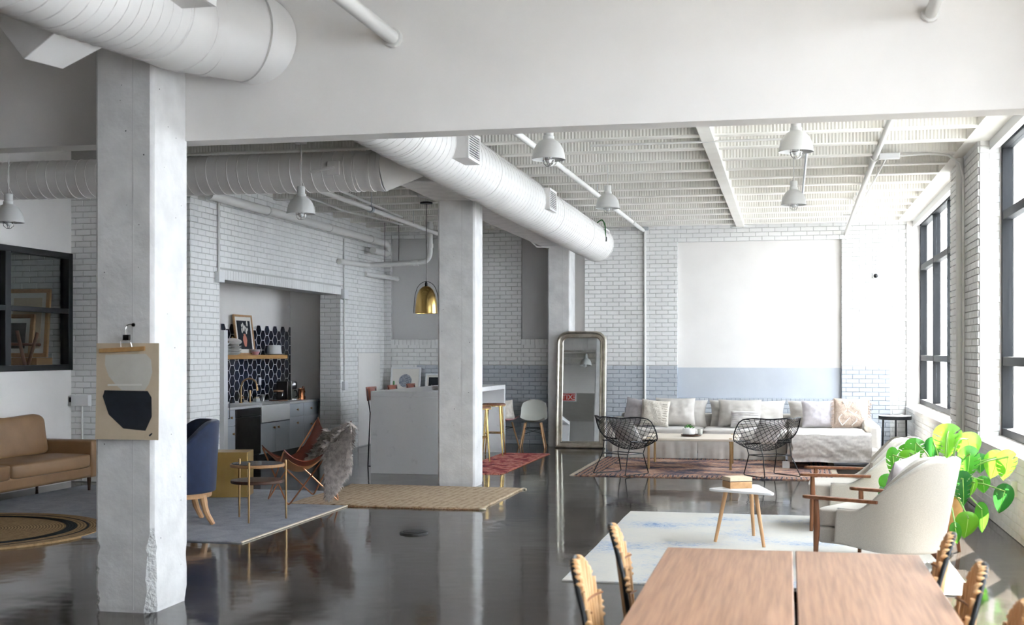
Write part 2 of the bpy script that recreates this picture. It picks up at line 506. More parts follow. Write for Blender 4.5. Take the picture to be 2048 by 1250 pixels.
# polished concrete floor
def _floor():
    m = bpy.data.materials.new('floor_concrete'); m.use_nodes = True
    N, L = m.node_tree.nodes, m.node_tree.links
    p = N['Principled BSDF']
    tc = N.new('ShaderNodeTexCoord'); co = tc.outputs['Object']
    v = _mix3(_noise(N, L, co, .55, (1, 1, 1), 5), .6, _noise(N, L, co, 3.2, (1, 1, 1), 6, .7), .4, N, L)
    r = N.new('ShaderNodeValToRGB'); e = r.color_ramp.elements
    e[0].position = .3; e[0].color = lin('2b2622'); e[1].position = .7; e[1].color = lin('534d47')
    L.new(v, r.inputs[0])
    # hairline cracks with a shape of their own
    mp = N.new('ShaderNodeMapping'); L.new(co, mp.inputs[0])
    nd = N.new('ShaderNodeTexNoise'); nd.inputs['Scale'].default_value = 1.7; L.new(mp.outputs[0], nd.inputs['Vector'])
    ad = N.new('ShaderNodeVectorMath'); ad.operation = 'ADD'; L.new(co, ad.inputs[0]); L.new(nd.outputs['Color'], ad.inputs[1])
    vo = N.new('ShaderNodeTexVoronoi'); vo.feature = 'DISTANCE_TO_EDGE'; vo.inputs['Scale'].default_value = .32; L.new(ad.outputs[0], vo.inputs['Vector'])
    cr = N.new('ShaderNodeMath'); cr.operation = 'LESS_THAN'; cr.inputs[1].default_value = .0018; L.new(vo.outputs['Distance'], cr.inputs[0])
    mx = N.new('ShaderNodeMixRGB'); L.new(cr.outputs[0], mx.inputs[0]); L.new(r.outputs[0], mx.inputs[1]); mx.inputs[2].default_value = lin('2c2825')
    L.new(mx.outputs[0], p.inputs['Base Color'])
    rr = N.new('ShaderNodeMapRange'); rr.inputs[1].default_value = .3; rr.inputs[2].default_value = .7; rr.inputs[3].default_value = .045; rr.inputs[4].default_value = .14
    L.new(_noise(N, L, co, 1.4, (1, 1, 1), 5), rr.inputs[0]); L.new(rr.outputs[0], p.inputs['Roughness'])
    b = N.new('ShaderNodeBump'); b.inputs['Strength'].default_value = .12; b.inputs['Distance'].default_value = .02
    L.new(_noise(N, L, co, 2.2, (1, 1, 1), 2), b.inputs['Height']); L.new(b.outputs[0], p.inputs['Normal'])
    p.inputs['Specular IOR Level'].default_value = .22
    MATS['floor_concrete'] = m
_floor()
# ================================================================== THE SETTING
def struct(o, label=None):
    o['kind'] = 'structure'
    if label: o['label'] = label
    return o

floor = struct(B(-12.6, -7.3, -.2, 2.28, 22.4, 0).build('floor', 'floor_concrete', origin=False), 'dark polished concrete floor')
struct(B(2.28, -40, -.6, 60, 60, -.4).build('ground_outside', 'outside_ground'), 'pale paving outside the windows')

bo = struct(B(8.0, -14, -.4, 9.0, 45, 9.0).build('added_building_outside', 'outside_wall'), 'pale building added outside the windows to cut the sky light')  # added block that hides part of the sky and evens the window light
# ---- brickwork -------------------------------------------------------------
BRICK_CACHE = {}
def brick_mesh(U, N, L, h, proud, m):
    key = (tuple(U), tuple(N), L, h, proud, m)
    if key not in BRICK_CACHE:
        U = Vector(U); N = Vector(N); Z = Vector((0, 0, 1)); c = .004
        P = lambda x, y, z: U * x + N * y + Z * z
        v = [P(0, -.004, 0), P(L, -.004, 0), P(L, -.004, h), P(0, -.004, h),
             P(0, proud - c, 0), P(L, proud - c, 0), P(L, proud - c, h), P(0, proud - c, h),
             P(c, proud, c), P(L - c, proud, c), P(L - c, proud, h - c), P(c, proud, h - c)]
        f = [(8, 9, 10, 11)]
        for a in (0, 4):
            f += [(a + i, a + (i + 1) % 4, a + 4 + (i + 1) % 4, a + 4 + i) for i in range(4)]
        if U.cross(Z).dot(N) < 0:
            f = [tuple(reversed(q)) for q in f]
        BRICK_CACHE[key] = new_mesh('brick', v, f, m)
    return BRICK_CACHE[key]

def lay_bricks(parent, O, U, N, items, nmax=300, cull=None, stuff='brick_courses'):
    """items: (u, v, L, h, proud, material). The nmax nearest to the viewpoint are bricks of their own, the rest one mesh"""
    O = Vector(O); Uv = Vector(U); Nv = Vector(N)
    out = []
    for u, v, L, h, pr, m in items:
        p = O + Uv * u + Vector((0, 0, v)) + Nv * random.uniform(-.0016, .0016)
        c = p + Uv * L / 2
        d = (c - Vector((0, 0, 1.62))).length
        if cull and cull(c): d += 100
        out.append((d, p, round(L, 3), round(h, 3), pr, m))
    out.sort(key=lambda t: t[0])
    for d, p, L, h, pr, m in out[:nmax]:
        link('brick', brick_mesh(U, N, L, h, pr, m), parent, p)
    rest = {}
    for d, p, L, h, pr, m in out[nmax:]:
        me = brick_mesh(U, N, L, h, pr, m)
        mb = rest.setdefault(m, MB())
        mb.add([q.co + p for q in me.vertices], [tuple(q.vertices) for q in me.polygons])
    for m, mb in rest.items():
        o = mb.build(stuff, m, parent); o['kind'] = 'stuff'

PU, PV = .213, .0735
def course_items(regions, paint, holes=()):
    it = []
    k = 0
    while k * PV < 4.2:
        v0 = k * PV + .004; h = PV - .008; vc = k * PV + PV / 2
        for (u0, u1, a, b) in regions:
            if not (a <= vc <= b): continue
            off = (k % 2) * PU / 2
            i = math.floor((u0 - off) / PU) - 1
            while True:
                s0 = i * PU + off + .004; s1 = s0 + PU - .008
                i += 1
                if s0 >= u1: break
                s0c = max(s0, u0 + .001); s1c = min(s1, u1 - .001)
                L = round((s1c - s0c) / .005) * .005
                if L < .03: continue
                it.append((s0c, v0, L, h, .013, paint(s0c + L / 2, vc)))
        k += 1
    return it
def soldier_items(u0, u1, v0, v1, paint, w=.075, proud=.014):
    n = max(1, int((u1 - u0) / w)); w = (u1 - u0) / n
    return [(u0 + i * w + .003, v0 + .003, round((w - .006), 3), v1 - v0 - .006, proud, paint(u0 + i * w, v0)) for i in range(n)]

# ---- back wall (Y = 21.9) --------------------------------------------------
wb = struct(B(-7.6, 22.0, 0, 2.28, 22.4, 4.2).build('wall_back', 'wall_white', origin=False), 'white painted brick end wall with a pale blue dado')
white = lambda u, v: 'brick_white'
dado = lambda u, v: 'brick_blue' if (v < 1.36 and -6.55 < u < 1.67) else 'brick_white'
regs = [(-7.17, -7.04, 0, 3.86), (-7.04, -6.55, 0, 1.75), (-6.55, -5.75, 0, 1.75), (-7.04, -5.75, 3.70, 3.86), (-5.75, -4.62, 0, 3.86), (-4.62, -4.04, 0, 1.75),
        (-3.48, -1.86, 0, 3.86), (-1.86, .89, 0, .74), (-1.86, .89, 3.53, 3.86), (.89, 1.67, 0, 1.36), (1.67, 2.19, 0, 1.36), (.89, 2.19, 1.36, 3.86)]
items = course_items(regs, dado)
items += soldier_items(-7.04, -5.75, 1.75, 1.86, white) + soldier_items(-4.62, -4.04, 1.75, 1.86, white) + soldier_items(-1.86, .89, .74, .84, dado)
lay_bricks(wb, (0, 21.905, 0), (1, 0, 0), (0, -1, 0), items, cull=lambda c: c.z < .95 or c.x < -5.3 or c.z > 3.75 or (c.x < -3.9 and c.z < 1.3))
mw, mbl = MB(), MB()
for (a, b, c, d) in regs + [(-7.04, -5.75, 1.75, 1.86), (-4.62, -4.04, 1.75, 1.86), (-1.86, .89, .74, .84)]:
    for (x0, x1, blue) in ((a, min(b, -6.55), 0), (max(a, -6.55), min(b, 1.67), 1), (max(a, 1.67), b, 0)):
        if x1 <= x0: continue
        zs = [(c, min(d, 1.36), blue), (max(c, 1.36), d, 0)]
        for z0, z1, bl in zs:
            if z1 > z0: (mbl if bl else mw).box(x0, 21.905, z0, x1, 22.001, z1)
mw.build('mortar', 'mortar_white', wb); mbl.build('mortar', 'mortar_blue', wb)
B(-1.859, 21.99, .84, .889, 22.001, 1.36).build('plaster_panel', 'wall_blue', wb)
B(-1.859, 21.99, 1.361, .889, 22.001, 3.53).build('plaster_panel', 'wall_white', wb)
B(-7.2, 21.88, 3.86, 2.2, 22.01, 4.2).build('wall_plate', 'ceiling_white', wb)
B(-7.039, 21.985, 1.86, -5.751, 22.001, 3.70).build('plaster_panel', 'wall_shade_grey', wb)
B(-4.619, 21.985, 1.86, -4.04, 22.001, 3.86).build('plaster_panel', 'wall_shade_grey', wb)

# ---- kitchen wall (X = -7.17) with its alcove -------------------------------
KX = -7.17
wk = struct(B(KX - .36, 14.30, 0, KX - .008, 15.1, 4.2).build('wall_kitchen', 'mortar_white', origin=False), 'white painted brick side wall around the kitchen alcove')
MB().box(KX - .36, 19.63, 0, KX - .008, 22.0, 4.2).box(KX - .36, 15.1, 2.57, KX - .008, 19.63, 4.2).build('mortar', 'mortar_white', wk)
it = course_items([(14.29, 15.1, 0, 4.1), (15.1, 19.63, 2.7, 4.1), (19.63, 20.47, 0, 4.1), (20.47, 21.66, 1.62, 4.1), (21.66, 21.895, 0, 4.1)], white)
it += soldier_items(15.1, 19.63, 2.565, 2.70, white, w=.08)
lay_bricks(wk, (KX - .01, 0, 0), (0, 1, 0), (1, 0, 0), it, cull=lambda c: c.z < .9)
# the alcove's brick reveal
it = course_items([(KX - .36, KX - .005, 0, 2.56)], white)
lay_bricks(wk, (0, 19.632, 0), (1, 0, 0), (0, -1, 0), it, nmax=90, cull=lambda c: c.z < .6)
# blocked-up doorway panel
B(KX - .03, 20.48, .02, KX + .004, 21.65, 1.61).build('blocked_door_panel', 'wall_white', wk)
# brick return facing the room (Y = 14.28), runs on as the office's end wall
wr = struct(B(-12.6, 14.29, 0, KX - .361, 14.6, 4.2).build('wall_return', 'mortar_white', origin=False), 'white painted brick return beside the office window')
it = course_items([(-12.4, KX, 0, 3.9)], white)
lay_bricks(wr, (0, 14.292, 0), (1, 0, 0), (0, -1, 0), it, cull=lambda c: c.x < -9.9 or c.x > -8.3 or c.z < .4)

# alcove shell
wa = struct(B(-8.6, 15.0, 0, -8.27, 20.35, 3.0).build('wall_alcove', 'wall_white', origin=False), 'white plaster inside the kitchen alcove')
B(-8.27, 20.15, 0, KX - .361, 20.4, 3.0).build('side_wall', 'wall_white', wa)
B(-8.27, 14.6, 0, KX - .361, 15.12, 3.0).build('side_wall', 'wall_white', wa)
B(-8.6, 14.6, 2.78, KX - .361, 20.4, 3.0).build('soffit', 'wall_white', wa)

# ---- office wall (X = -8.79) ------------------------------------------------
OX = -8.79
wo = struct(B(OX - .12, -7, 0, OX, 14.28, 1.40).build('wall_office', 'wall_white', origin=False), 'white plaster wall with a black framed office window')
B(OX - .12, -7, 2.86, OX, 14.28, 4.2).build('upper_wall', 'wall_white', wo)
B(OX - .12, -7, 1.40, OX, 7.9, 2.86).build('side_wall', 'wall_white', wo)
struct(B(-12.6, 5.5, 0, -12.4, 14.3, 4.2).build('wall_office_far', 'wall_white', origin=False))
struct(B(-12.6, 5.4, 0, OX, 5.5, 4.2).build('wall_office_near', 'wall_white', origin=False))
# black steel window of the office
w5 = struct(empty('window_5', (OX - .04, 11, 1.40)), 'black steel grid window into the office')
fy0, fy1, fz0, fz1 = 7.9, 14.27, 1.40, 2.86
def fbox(n, y0, y1, z0, z1, d=.05):
    B(OX - .04 - d, y0, z0, OX + .03, y1, z1).build(n, 'frame_black', w5, world=True, bevel=.004)
fbox('frame_rail', fy0, fy1, fz0, fz0 + .07); fbox('frame_rail', fy0, fy1, fz1 - .07, fz1)
fbox('frame_post', fy1 - .09, fy1, fz0, fz1); fbox('frame_post', fy0, fy0 + .09, fz0, fz1)
ys = [fy1 - .09, 12.93, 11.65, 10.37, 9.1, fy0 + .09]
for y in ys[1:-1]: fbox('mullion', y - .055, y + .055, fz0 + .07, fz1 - .07)
for i in range(5):
    a, b = ys[i + 1] + (.055 if i < 4 else 0), ys[i] - (.055 if i else 0)
    fbox('glazing_bar', a, b, 2.105, 2.165, .03)
    for z0, z1 in ((fz0 + .07, 2.105), (2.165, fz1 - .07)):
        B(OX - .05, a, z0, OX - .044, b, z1).build('pane', 'office_glass', w5, world=True)

# ---- window wall (X = 1.93 / 2.2) --------------------------------------------
RX = 1.93
wrt = struct(B(RX, -7, 0, 2.28, 21.99, .70).build('wall_right', 'wall_white', origin=False), 'white painted window wall with deep sills')
B(1.79, -7, 3.80, 2.28, 22.0, 4.2).build('edge_beam', 'ceiling_white', wrt)
piers = [(13.72, 16.0), (6.6, 8.4), (-7.2, 1.0), (21.86, 22.0)]
for a, b in piers:
    B(RX + .006, a, .70, 2.28, b, 3.80).build('pier', 'wall_white', wrt)
it = course_items([(13.722, 15.99, 0, 3.8)], white)
lay_bricks(wrt, (RX, 0, 0), (0, 1, 0), (-1, 0, 0), it, nmax=300, cull=lambda c: c.z < 1.0)
it = course_items([(8.4, 13.72, 0, .68), (16.0, 21.9, 0, .66)], white)
lay_bricks(wrt, (RX + .004, 0, 0), (0, 1, 0), (-1, 0, 0), it, nmax=100, cull=lambda c: c.y < 10.5 or c.y > 14)
it = course_items([(RX + .004, 2.14, .76, 3.8)], white)
lay_bricks(wrt, (0, 13.722, 0), (1, 0, 0), (0, -1, 0), it, nmax=0)
it = course_items([(RX + .004, 2.14, .76, 3.8)], white)
def window(n, y0, y1, mull, label):
    w = struct(empty('window_%d' % n, (WX, (y0 + y1) / 2, WZ0)), label)
    # sloping sill
    MB().add([(RX - .012, y0, .66), (RX - .012, y0, .725), (2.27, y0, .795), (2.27, y0, .66), (RX - .012, y1, .66), (RX - .012, y1, .725), (2.27, y1, .795), (2.27, y1, .66)],
             [(0, 1, 2, 3), (7, 6, 5, 4), (0, 4, 5, 1), (1, 5, 6, 2), (2, 6, 7, 3), (3, 7, 4, 0)]).build('sill', 'wall_white', w, world=True)
    def fb(nm, a, b, c, d, dx=.055):
        B(WX - dx, a, c, WX + dx, b, d).build(nm, 'frame_dark', w, world=True, bevel=.004)
    fb('frame_rail', y0, y1, WZ0 - .02, WZ0 + .07); fb('frame_rail', y0, y1, WZ1 - .07, WZ1)
    fb('frame_post', y0, y0 + .07, WZ0, WZ1); fb('frame_post', y1 - .07, y1, WZ0, WZ1)
    ys = [y0 + .07] + sorted(mull) + [y1 - .07]
    for m in mull: fb('mullion', m - .04, m + .04, WZ0 + .07, WZ1 - .07)
    for i in range(len(ys) - 1):
        a = ys[i] + (.04 if i else 0); b = ys[i + 1] - (.04 if i < len(ys) - 2 else 0)
        for z in (1.53, 3.02): fb('transom', a, b, z - .045, z + .045, .05)
        for c, d in ((WZ0 + .07, 1.485), (1.575, 2.975), (3.065, WZ1 - .07)):
            B(WX - .005, a, c, WX + .005, b, d).build('pane', 'window_glass', w, world=True)
    # roller blind rails under the head
    for k in range(3):
        B(2.03 + k * .035, y0 + .02, 3.70 + k * .012, 2.055 + k * .035, y1 - .02, 3.80).build('blind_rail', 'white_satin', w, world=True)
window(1, 16.0, 21.86, [19.95, 18.2], 'tall dark framed window beside the sofa')
window(2, 8.4, 13.72, [12.4, 11.08, 9.76], 'tall dark framed window beside the green plant')
window(3, 1.0, 6.6, [5.2, 3.8, 2.4], 'tall dark framed window beside the dining table')

struct(B(-8.95, -7.2, 0, 2.5, -7.0, 4.2).build('wall_front', 'wall_white', origin=False), 'white wall behind the viewpoint')

# ---- bulkhead across the room --------------------------------------------------
struct(B(OX, 7.58, 3.0, RX + .1, 7.78, 4.15).build('wall_bulkhead', 'wall_white', origin=False), 'deep white plaster bulkhead spanning the room')

# ---- ceiling: joists with corrugated pans between -------------------------------
ceil = struct(B(-12.6, -7.3, 4.15, 2.28, 22.4, 4.4).build('ceiling', 'ceiling_white', origin=False), 'white ceiling of slim joists with corrugated vaults between')
JP = .81
joist_y = [12.85 + JP * k for k in range(-6, 12)]
jm = B(-7.2, -.07, 3.80, 1.80, .07, 4.16)
for k, y in enumerate(joist_y):
    if k == 0:
        jo = jm.build('joist', 'ceiling_white', ceil, bevel=.012)
        jo.location = (0, y, 0); jme = jo.data
    else:
        o = jo.copy(); COL.objects.link(o); o.location = (0, y, 0)
def pan(u, v):
    x = lerp(-7.19, 1.79, u)
    a = PI * v
    rip = .0055 * (1 + math.sin(x * 2 * PI / .035))
    yy = (JP - .14) / 2 + .001
    s_, c_ = math.sin(a), math.cos(a)
    ry = math.copysign(abs(c_) ** .5, c_) * (yy - rip); rz = (s_ ** .6) * (.30 - rip)
    return (x, ry, 3.815 + rz)
pm_ = MB().grid(pan, 1030, 10)
for k in range(len(joist_y) - 1):
    y = joist_y[k] + JP / 2
    if k == 0:
        po = pm_.build('corrugated_pan', 'ceiling_white', ceil, smooth=True, angle=180); po.location = (0, y, 0)
    else:
        o = po.copy(); COL.objects.link(o); o.location = (0, y, 0)
B(-.86, 7.8, 3.77, -.72, 21.9, 4.16).build('cross_rib', 'ceiling_white', ceil, bevel=.008)
struct(B(-4.16, 13.05, 3.45, -3.68, 21.89, 4.16).build('beam', 'concrete_white', bevel=.02), 'white concrete beam running along the row of columns')

# ---- columns -------------------------------------------------------------------
def column(x0, x1, y0, y1, z1, label, chip=0., cz=.55):
    n = int(z1 / .03)
    v = []; f = []
    levels = [i * .01 for i in range(80)] + [.8 + (z1 - .8) * i / 12 for i in range(1, 13)]
    for z in levels:
        cs = []
        for q in range(4):   # chamfer at corners: 0 front-left, 1 front-right, 2 back-right, 3 back-left
            c = .022
            if chip:
                if q == 1:
                    e = sm((cz - z) / .10) * chip * (.62 + .5 * n1(z * 7, 1.7) + .16 * n1(z * 26, 9.))
                    c += max(0, e)
                if q == 0: c += max(0, .03 * n1(z * 11, 7.7) + .012 * n1(z * 70, 4.4)) * sm((.75 - z) / .2)
                if q == 2: c += max(0, .03 * n1(z * 9, 17.7)) * sm((.5 - z) / .2)
            cs.append(c)
        shr = .006 * sm((.05 - z) / .05)
        a0, a1, b0, b1 = x0 + shr, x1 - shr, y0 + shr, y1 - shr
        r = .15 * cs[1] * n1(z * 40, 5.)
        v += [(a0, b0 + cs[0], z), (a0 + cs[0], b0, z), (a1 - cs[1], b0, z), (a1 - cs[1] * .48 + r, b0 + cs[1] * .42, z), (a1, b0 + cs[1], z), (a1, b1 - cs[2], z), (a1 - cs[2], b1, z), (a0 + cs[3], b1, z), (a0, b1 - cs[3], z)]
    k = 9
    for i in range(len(levels) - 1):
        for j in range(k):
            f.append((i * k + j, i * k + (j + 1) % k, (i + 1) * k + (j + 1) % k, (i + 1) * k + j))
    f.append(tuple(range((len(levels) - 1) * k, len(levels) * k)))
    mb = MB(); mb.add(v, f)
    o = struct(mb.build('column', 'concrete_white', smooth=True, angle=25), label)
    if chip:
        o.data.materials.append(MATS['concrete_rough'])
        for pl in o.data.polygons:
            if pl.center.z < cz + .03 and (pl.index % k) in (2, 3): pl.material_index = 1
    # shutter-board seam down the front face
    xs = lerp(x0, x1, .66)
    B(xs - .0025, y0 - .0015, .02, xs + .0025, y0 + .01, z1).build('board_seam', 'wall_shade_grey', o, world=True)
    return o
cA = column(-4.24, -3.84, 7.15, 7.62, 4.15, 'broad white concrete column with a chipped foot and a hanging poster', .045, .50)
cB = column(-4.13, -3.67, 14.68, 15.1, 3.46, 'white concrete column between the jute rug and the kitchen island')
cC = column(-4.04, -3.65, 21.36, 21.9, 3.46, 'white concrete column behind the tall silver mirror')
random.seed(3)
for c_, (x0, x1, y0, y1, zz) in ((cA, (-4.24, -3.84, 7.15, 7.62, 3.3)), (cB, (-4.13, -3.67, 14.68, 15.1, 3.3))):
    mb = MB()
    for k in range(26):     # blow holes and old anchor holes
        r = random.uniform(.003, .008); z = random.uniform(.15, zz)
        if k % 2:
            mb.lathe([(r, 0), (r * .5, .0015)], 8, M=T(random.uniform(x0 + .05, x1 - .06), y0 + .001, z) @ R(0, PI / 2))
        else:
            mb.lathe([(r, 0), (r * .5, .0015)], 8, M=T(x1 - .001, random.uniform(y0 + .05, y1 - .05), z) @ R(0, 0, PI / 2))
    o = mb.build('blow_holes', 'grille_dark', c_, world=True); o['kind'] = 'stuff'
# ================================================================== DUCTS, PIPES, LAMPS
def helix(c0, c1, r, pitch, br=.005, seg=20):
    c0 = Vector(c0); c1 = Vector(c1); d = c1 - c0; L = d.length; d.normalize()
    u = d.orthogonal().normalized(); w = d.cross(u)
    n = int(L / pitch * seg)
    return [c0 + d * (L * i / n) + (u * math.cos(2 * PI * i / seg) + w * math.sin(2 * PI * i / seg)) * (r + br * .2) for i in range(n + 1)]

D0, D1 = Vector((-3.35, 7.62, 3.63)), Vector((-3.12, 20.85, 3.43))
DR = .29
duct = empty('main_air_duct', (-3.24, 14, 3.1), label='large round white air duct running along the columns to the back wall', cat='duct')
mb = MB().tube([D0, D1], DR, 40)
mb.build('pipe', 'duct_white', duct, smooth=True, world=True)
dd = (D1 - D0).normalized()
mb = MB().tube([D1 - dd * .03, D1 + dd * .004, D1 + dd * .02, D1 + dd * .024], [DR + .006, DR + .006, DR - .03, .02], 40)
mb.build('end_cap', 'duct_white', duct, smooth=True, world=True, angle=30)
MB().tube(helix(D0, D1, DR, .14, .004, 24), .004, 4).build('spiral_seam', 'duct_white', duct, smooth=True, world=True)
for y in (10.4, 13.1, 16.6, 19.0):
    t = (y - D0.y) / (D1.y - D0.y); p = D0.lerp(D1, t)
    MB().tube([p - dd * .03, p + dd * .03], DR + .007, 40).build('joint_band', 'duct_white', duct, smooth=True, world=True, angle=30)
def vent(par, x0, x1, y0, y1, z0, z1):
    o = B(x0, y0, z0, x1, y1, z1).build('vent_box', 'duct_white', par, world=True, bevel=.006)
    MB().box(x1, y0 + .03, z0 + .03, x1 + .004, y1 - .03, z1 - .03).build('grille_back', 'grille_dark', o, world=True)
    fr = MB()
    for a in ((y0, y1, z0, z0 + .03), (y0, y1, z1 - .03, z1), (y0, y0 + .03, z0 + .03, z1 - .03), (y1 - .03, y1, z0 + .03, z1 - .03)):
        fr.box(x1, a[0], a[2], x1 + .018, a[1], a[3])
    fr.build('grille_frame', 'duct_white', o, world=True)
    n = 9
    me = None
    for k in range(n):
        z = lerp(z0 + .045, z1 - .045, k / (n - 1))
        s_ = B(x1 + .002, y0 + .03, z - .004, x1 + .014, y1 - .03, z + .004).build('grille_slat', 'duct_white', o, world=True)
vent(duct, -3.25, -2.9, 11.3, 11.76, 3.42, 3.69)
vent(duct, -3.22, -2.9, 15.38, 15.86, 3.40, 3.67)
vent(duct, -3.18, -2.87, 20.1, 20.55, 3.36, 3.62)

fd = empty('entrance_air_duct', (-3.5, 5.5, 3.1), label='large bent round white air duct in front of the bulkhead', cat='duct')
path = [(-3.35, 7.585, 3.63), (-3.355, 7.48, 3.63), (-3.55, 7.25, 3.635), (-3.61, 7.0, 3.61), (-3.53, 6.5, 3.56), (-3.43, 5.4, 3.45), (-3.43, 3.0, 3.40)]
MB().tube(path, .285, 40).build('pipe', 'duct_white', fd, smooth=True, world=True, angle=60)
for i, w in ((1, .02), (2, .022), (3, .03), (4, .025)):
    p = Vector(path[i]); d = (Vector(path[i + 1]) - Vector(path[i - 1])).normalized()
    MB().tube([p - d * w, p + d * w], .292, 40).build('joint_band', 'duct_white', fd, smooth=True, world=True, angle=30)
for a, b in ((4, 5), (5, 6)):
    MB().tube(helix(path[a], path[b], .285, .13, .004, 24), .0045, 4).build('spiral_seam', 'duct_white', fd, smooth=True, world=True)
# square take-off low on the near side of the duct
o_ = Vector((-.80, 0, -.60)); a_ = Vector((.05, -.99, -.09)).normalized(); w_ = a_.cross(o_).normalized()
Mx = Matrix((( o_.x, a_.x, w_.x, -3.46), (o_.y, a_.y, w_.y, 5.86), (o_.z, a_.z, w_.z, 3.50), (0, 0, 0, 1)))
tk = MB().add([(.12, -.28, -.17), (.12, .28, -.17), (.12, .28, .17), (.12, -.28, .17), (.48, -.19, -.10), (.48, .19, -.10), (.48, .19, .12), (.48, -.19, .12)],
              [(0, 3, 2, 1), (4, 5, 6, 7), (0, 1, 5, 4), (1, 2, 6, 5), (2, 3, 7, 6), (3, 0, 4, 7)], Mx)
tk.build('take_off_box', 'duct_white', fd, world=True, bevel=.005)
vent(fd, -3.3, -3.05, 5.95, 6.35, 3.50, 3.76)

bd = empty('branch_air_duct', (-6.3, 12.57, 3.3), label='slimmer round ribbed duct crossing above the seating to the main duct', cat='duct')
b0, b1 = Vector((OX, 12.57, 3.54)), Vector((-4.12, 12.57, 3.52))
MB().tube([b0, b1], .21, 36).build('pipe', 'duct_white', bd, smooth=True, world=True)
MB().tube(helix(b0, b1, .21, .118, .006, 24), .0065, 4).build('spiral_seam', 'duct_white', bd, smooth=True, world=True)
MB().tube([b1, b1 + Vector((.42, .05, .06)), b1 + Vector((.49, .06, .065))], [.215, .12, .11], 36).build('tapered_collar', 'duct_white', bd, smooth=True, world=True)
for dx in (-.30, -.12, .0):
    MB().tube([b1 + Vector((dx - .02, 0, 0)), b1 + Vector((dx + .02, 0, 0))], .218, 36).build('joint_band', 'duct_white', bd, smooth=True, world=True, angle=30)
h = B(-4.66, 12.34, 3.46, -4.53, 12.37, 3.60).build('damper_plate', 'duct_white', bd, world=True)
MB().tube([(-4.58, 12.34, 3.535), (-4.72, 12.32, 3.51), (-4.85, 12.33, 3.49)], [.014, .013, .011], 8).build('damper_handle', 'duct_white', h, world=True)


def pipe(name, pts, r, label, m='pipe_white', cat='pipe', group=None, seg=12):
    o = MB().tube(pts, r, seg).build(name, m, smooth=True, angle=50)
    return tag(o, label, cat, group)
def elbow(a, b, c, k=.12, n=6):
    """round the corner b of a-b-c"""
    a, b, c = Vector(a), Vector(b), Vector(c)
    p = b + (a - b).normalized() * k; q = b + (c - b).normalized() * k
    return [p.lerp(b, t).lerp(b.lerp(q, t), t) for t in [i / n for i in range(n + 1)]]
def coupling(par, p, d, r=.045, l=.05, m='pipe_white'):
    d = Vector(d).normalized(); p = Vector(p)
    MB().tube([p - d * l / 2, p + d * l / 2], r, 12).build('coupling', m, par, smooth=True, world=True, angle=30)
def rod(par, x, y, z0, z1, name='hanger_rod', r=.005, m='galv'):
    MB().tube([(x, y, z0), (x, y, z1)], r, 6).build(name, m, par, world=True)

p = pipe('sprinkler_pipe', [(-2.45, 7.7, 3.62), (-2.45, 21.88, 3.74)], .032, 'white sprinkler pipe sloping past the two pendant lamps nearest the round duct')
for y in (9.5, 13.0, 16.5, 20.0):
    z = lerp(3.62, 3.74, (y - 7.7) / 14.18)
    rod(p, -2.45, y, z, 4.12); coupling(p, (-2.45, y + .3, z), (0, 1, .01))
p = pipe('sprinkler_pipe', [(-2.42, 4.0, 3.585), (-2.42, 7.6, 3.595)], .045, 'short stout white pipe running into the front of the bulkhead near the bent duct')
coupling(p, (-2.42, 7.56, 3.595), (0, 1, 0), .06, .04)
p = pipe('sprinkler_pipe', [(.8, 4.0, 3.56), (.8, 7.6, 3.56)], .035, 'white pipe stub above the window end of the bulkhead')
coupling(p, (.8, 7.56, 3.56), (0, 1, 0), .05, .04)
p = pipe('sprinkler_pipe', [(.95, 7.7, 3.84), (.95, 15, 3.79), (.95, 21.88, 3.61)], .032, 'white sprinkler pipe under the ceiling nearest the windows')
for y in (10.8, 14.6, 18.4):
    rod(p, .95, y, 3.78, 4.12); coupling(p, (.95, y, 3.79), (0, 1, -.02))
p = pipe('conduit', [(1.06, 14.4, 3.76), (1.05, 17.0, 3.76), (1.03, 20.0, 3.74), (1.0, 20.25, 3.76), (.85, 20.3, 3.77)], .012, 'thin conduit alongside the window sprinkler pipe', cat='conduit')
B(.98, 14.3, 3.74, 1.2, 14.42, 3.80).build('junction_box', 'white_satin', p, world=True, bevel=.006)
pipe('conduit', [(1.2, 14.36, 3.77), (1.5, 14.4, 3.79), (1.72, 14.5, 3.78), (1.84, 14.55, 3.70), (1.885, 14.57, 3.55), (1.885, 14.57, .05)], .014, 'thin white conduit bending down the brick window pier', cat='conduit')
pipe('downpipe', [(1.872, 14.75, 0.02), (1.872, 14.75, 3.78)], .043, 'white vertical pipe boxed against the brick window pier')
pipe('conduit', [(.2, 13.0, 3.77), (.2, 14.6, 3.77), (.2, 17.6, 3.77)], .014, 'grey conduit beside the pendant lamps nearest the windows', m='galv', cat='conduit')
pipe('conduit', [(-2.0, 12.98, 3.77), (.05, 12.98, 3.77)], .012, 'thin conduit linking lamps along a ceiling joist', cat='conduit')
pipe('conduit', [(-2.42, 21.87, 3.72), (-2.42, 21.87, .02)], .022, 'thin vertical conduit down the blue and white brick wall', cat='conduit')
o = B(-2.50, 21.83, 3.74, -2.36, 21.89, 3.80).build('junction_box', 'galv', bevel=.004); tag(o, 'small metal junction box at the top of the wall conduit', 'junction box')
pipe('conduit', [(-3.1, 21.86, 3.78), (-2.8, 21.86, 3.80), (-2.52, 21.86, 3.82), (-2.3, 21.86, 3.80), (-2.1, 21.86, 3.84), (0.9, 21.86, 3.85)], .009, 'loose cable running along the top of the back wall', cat='cable')
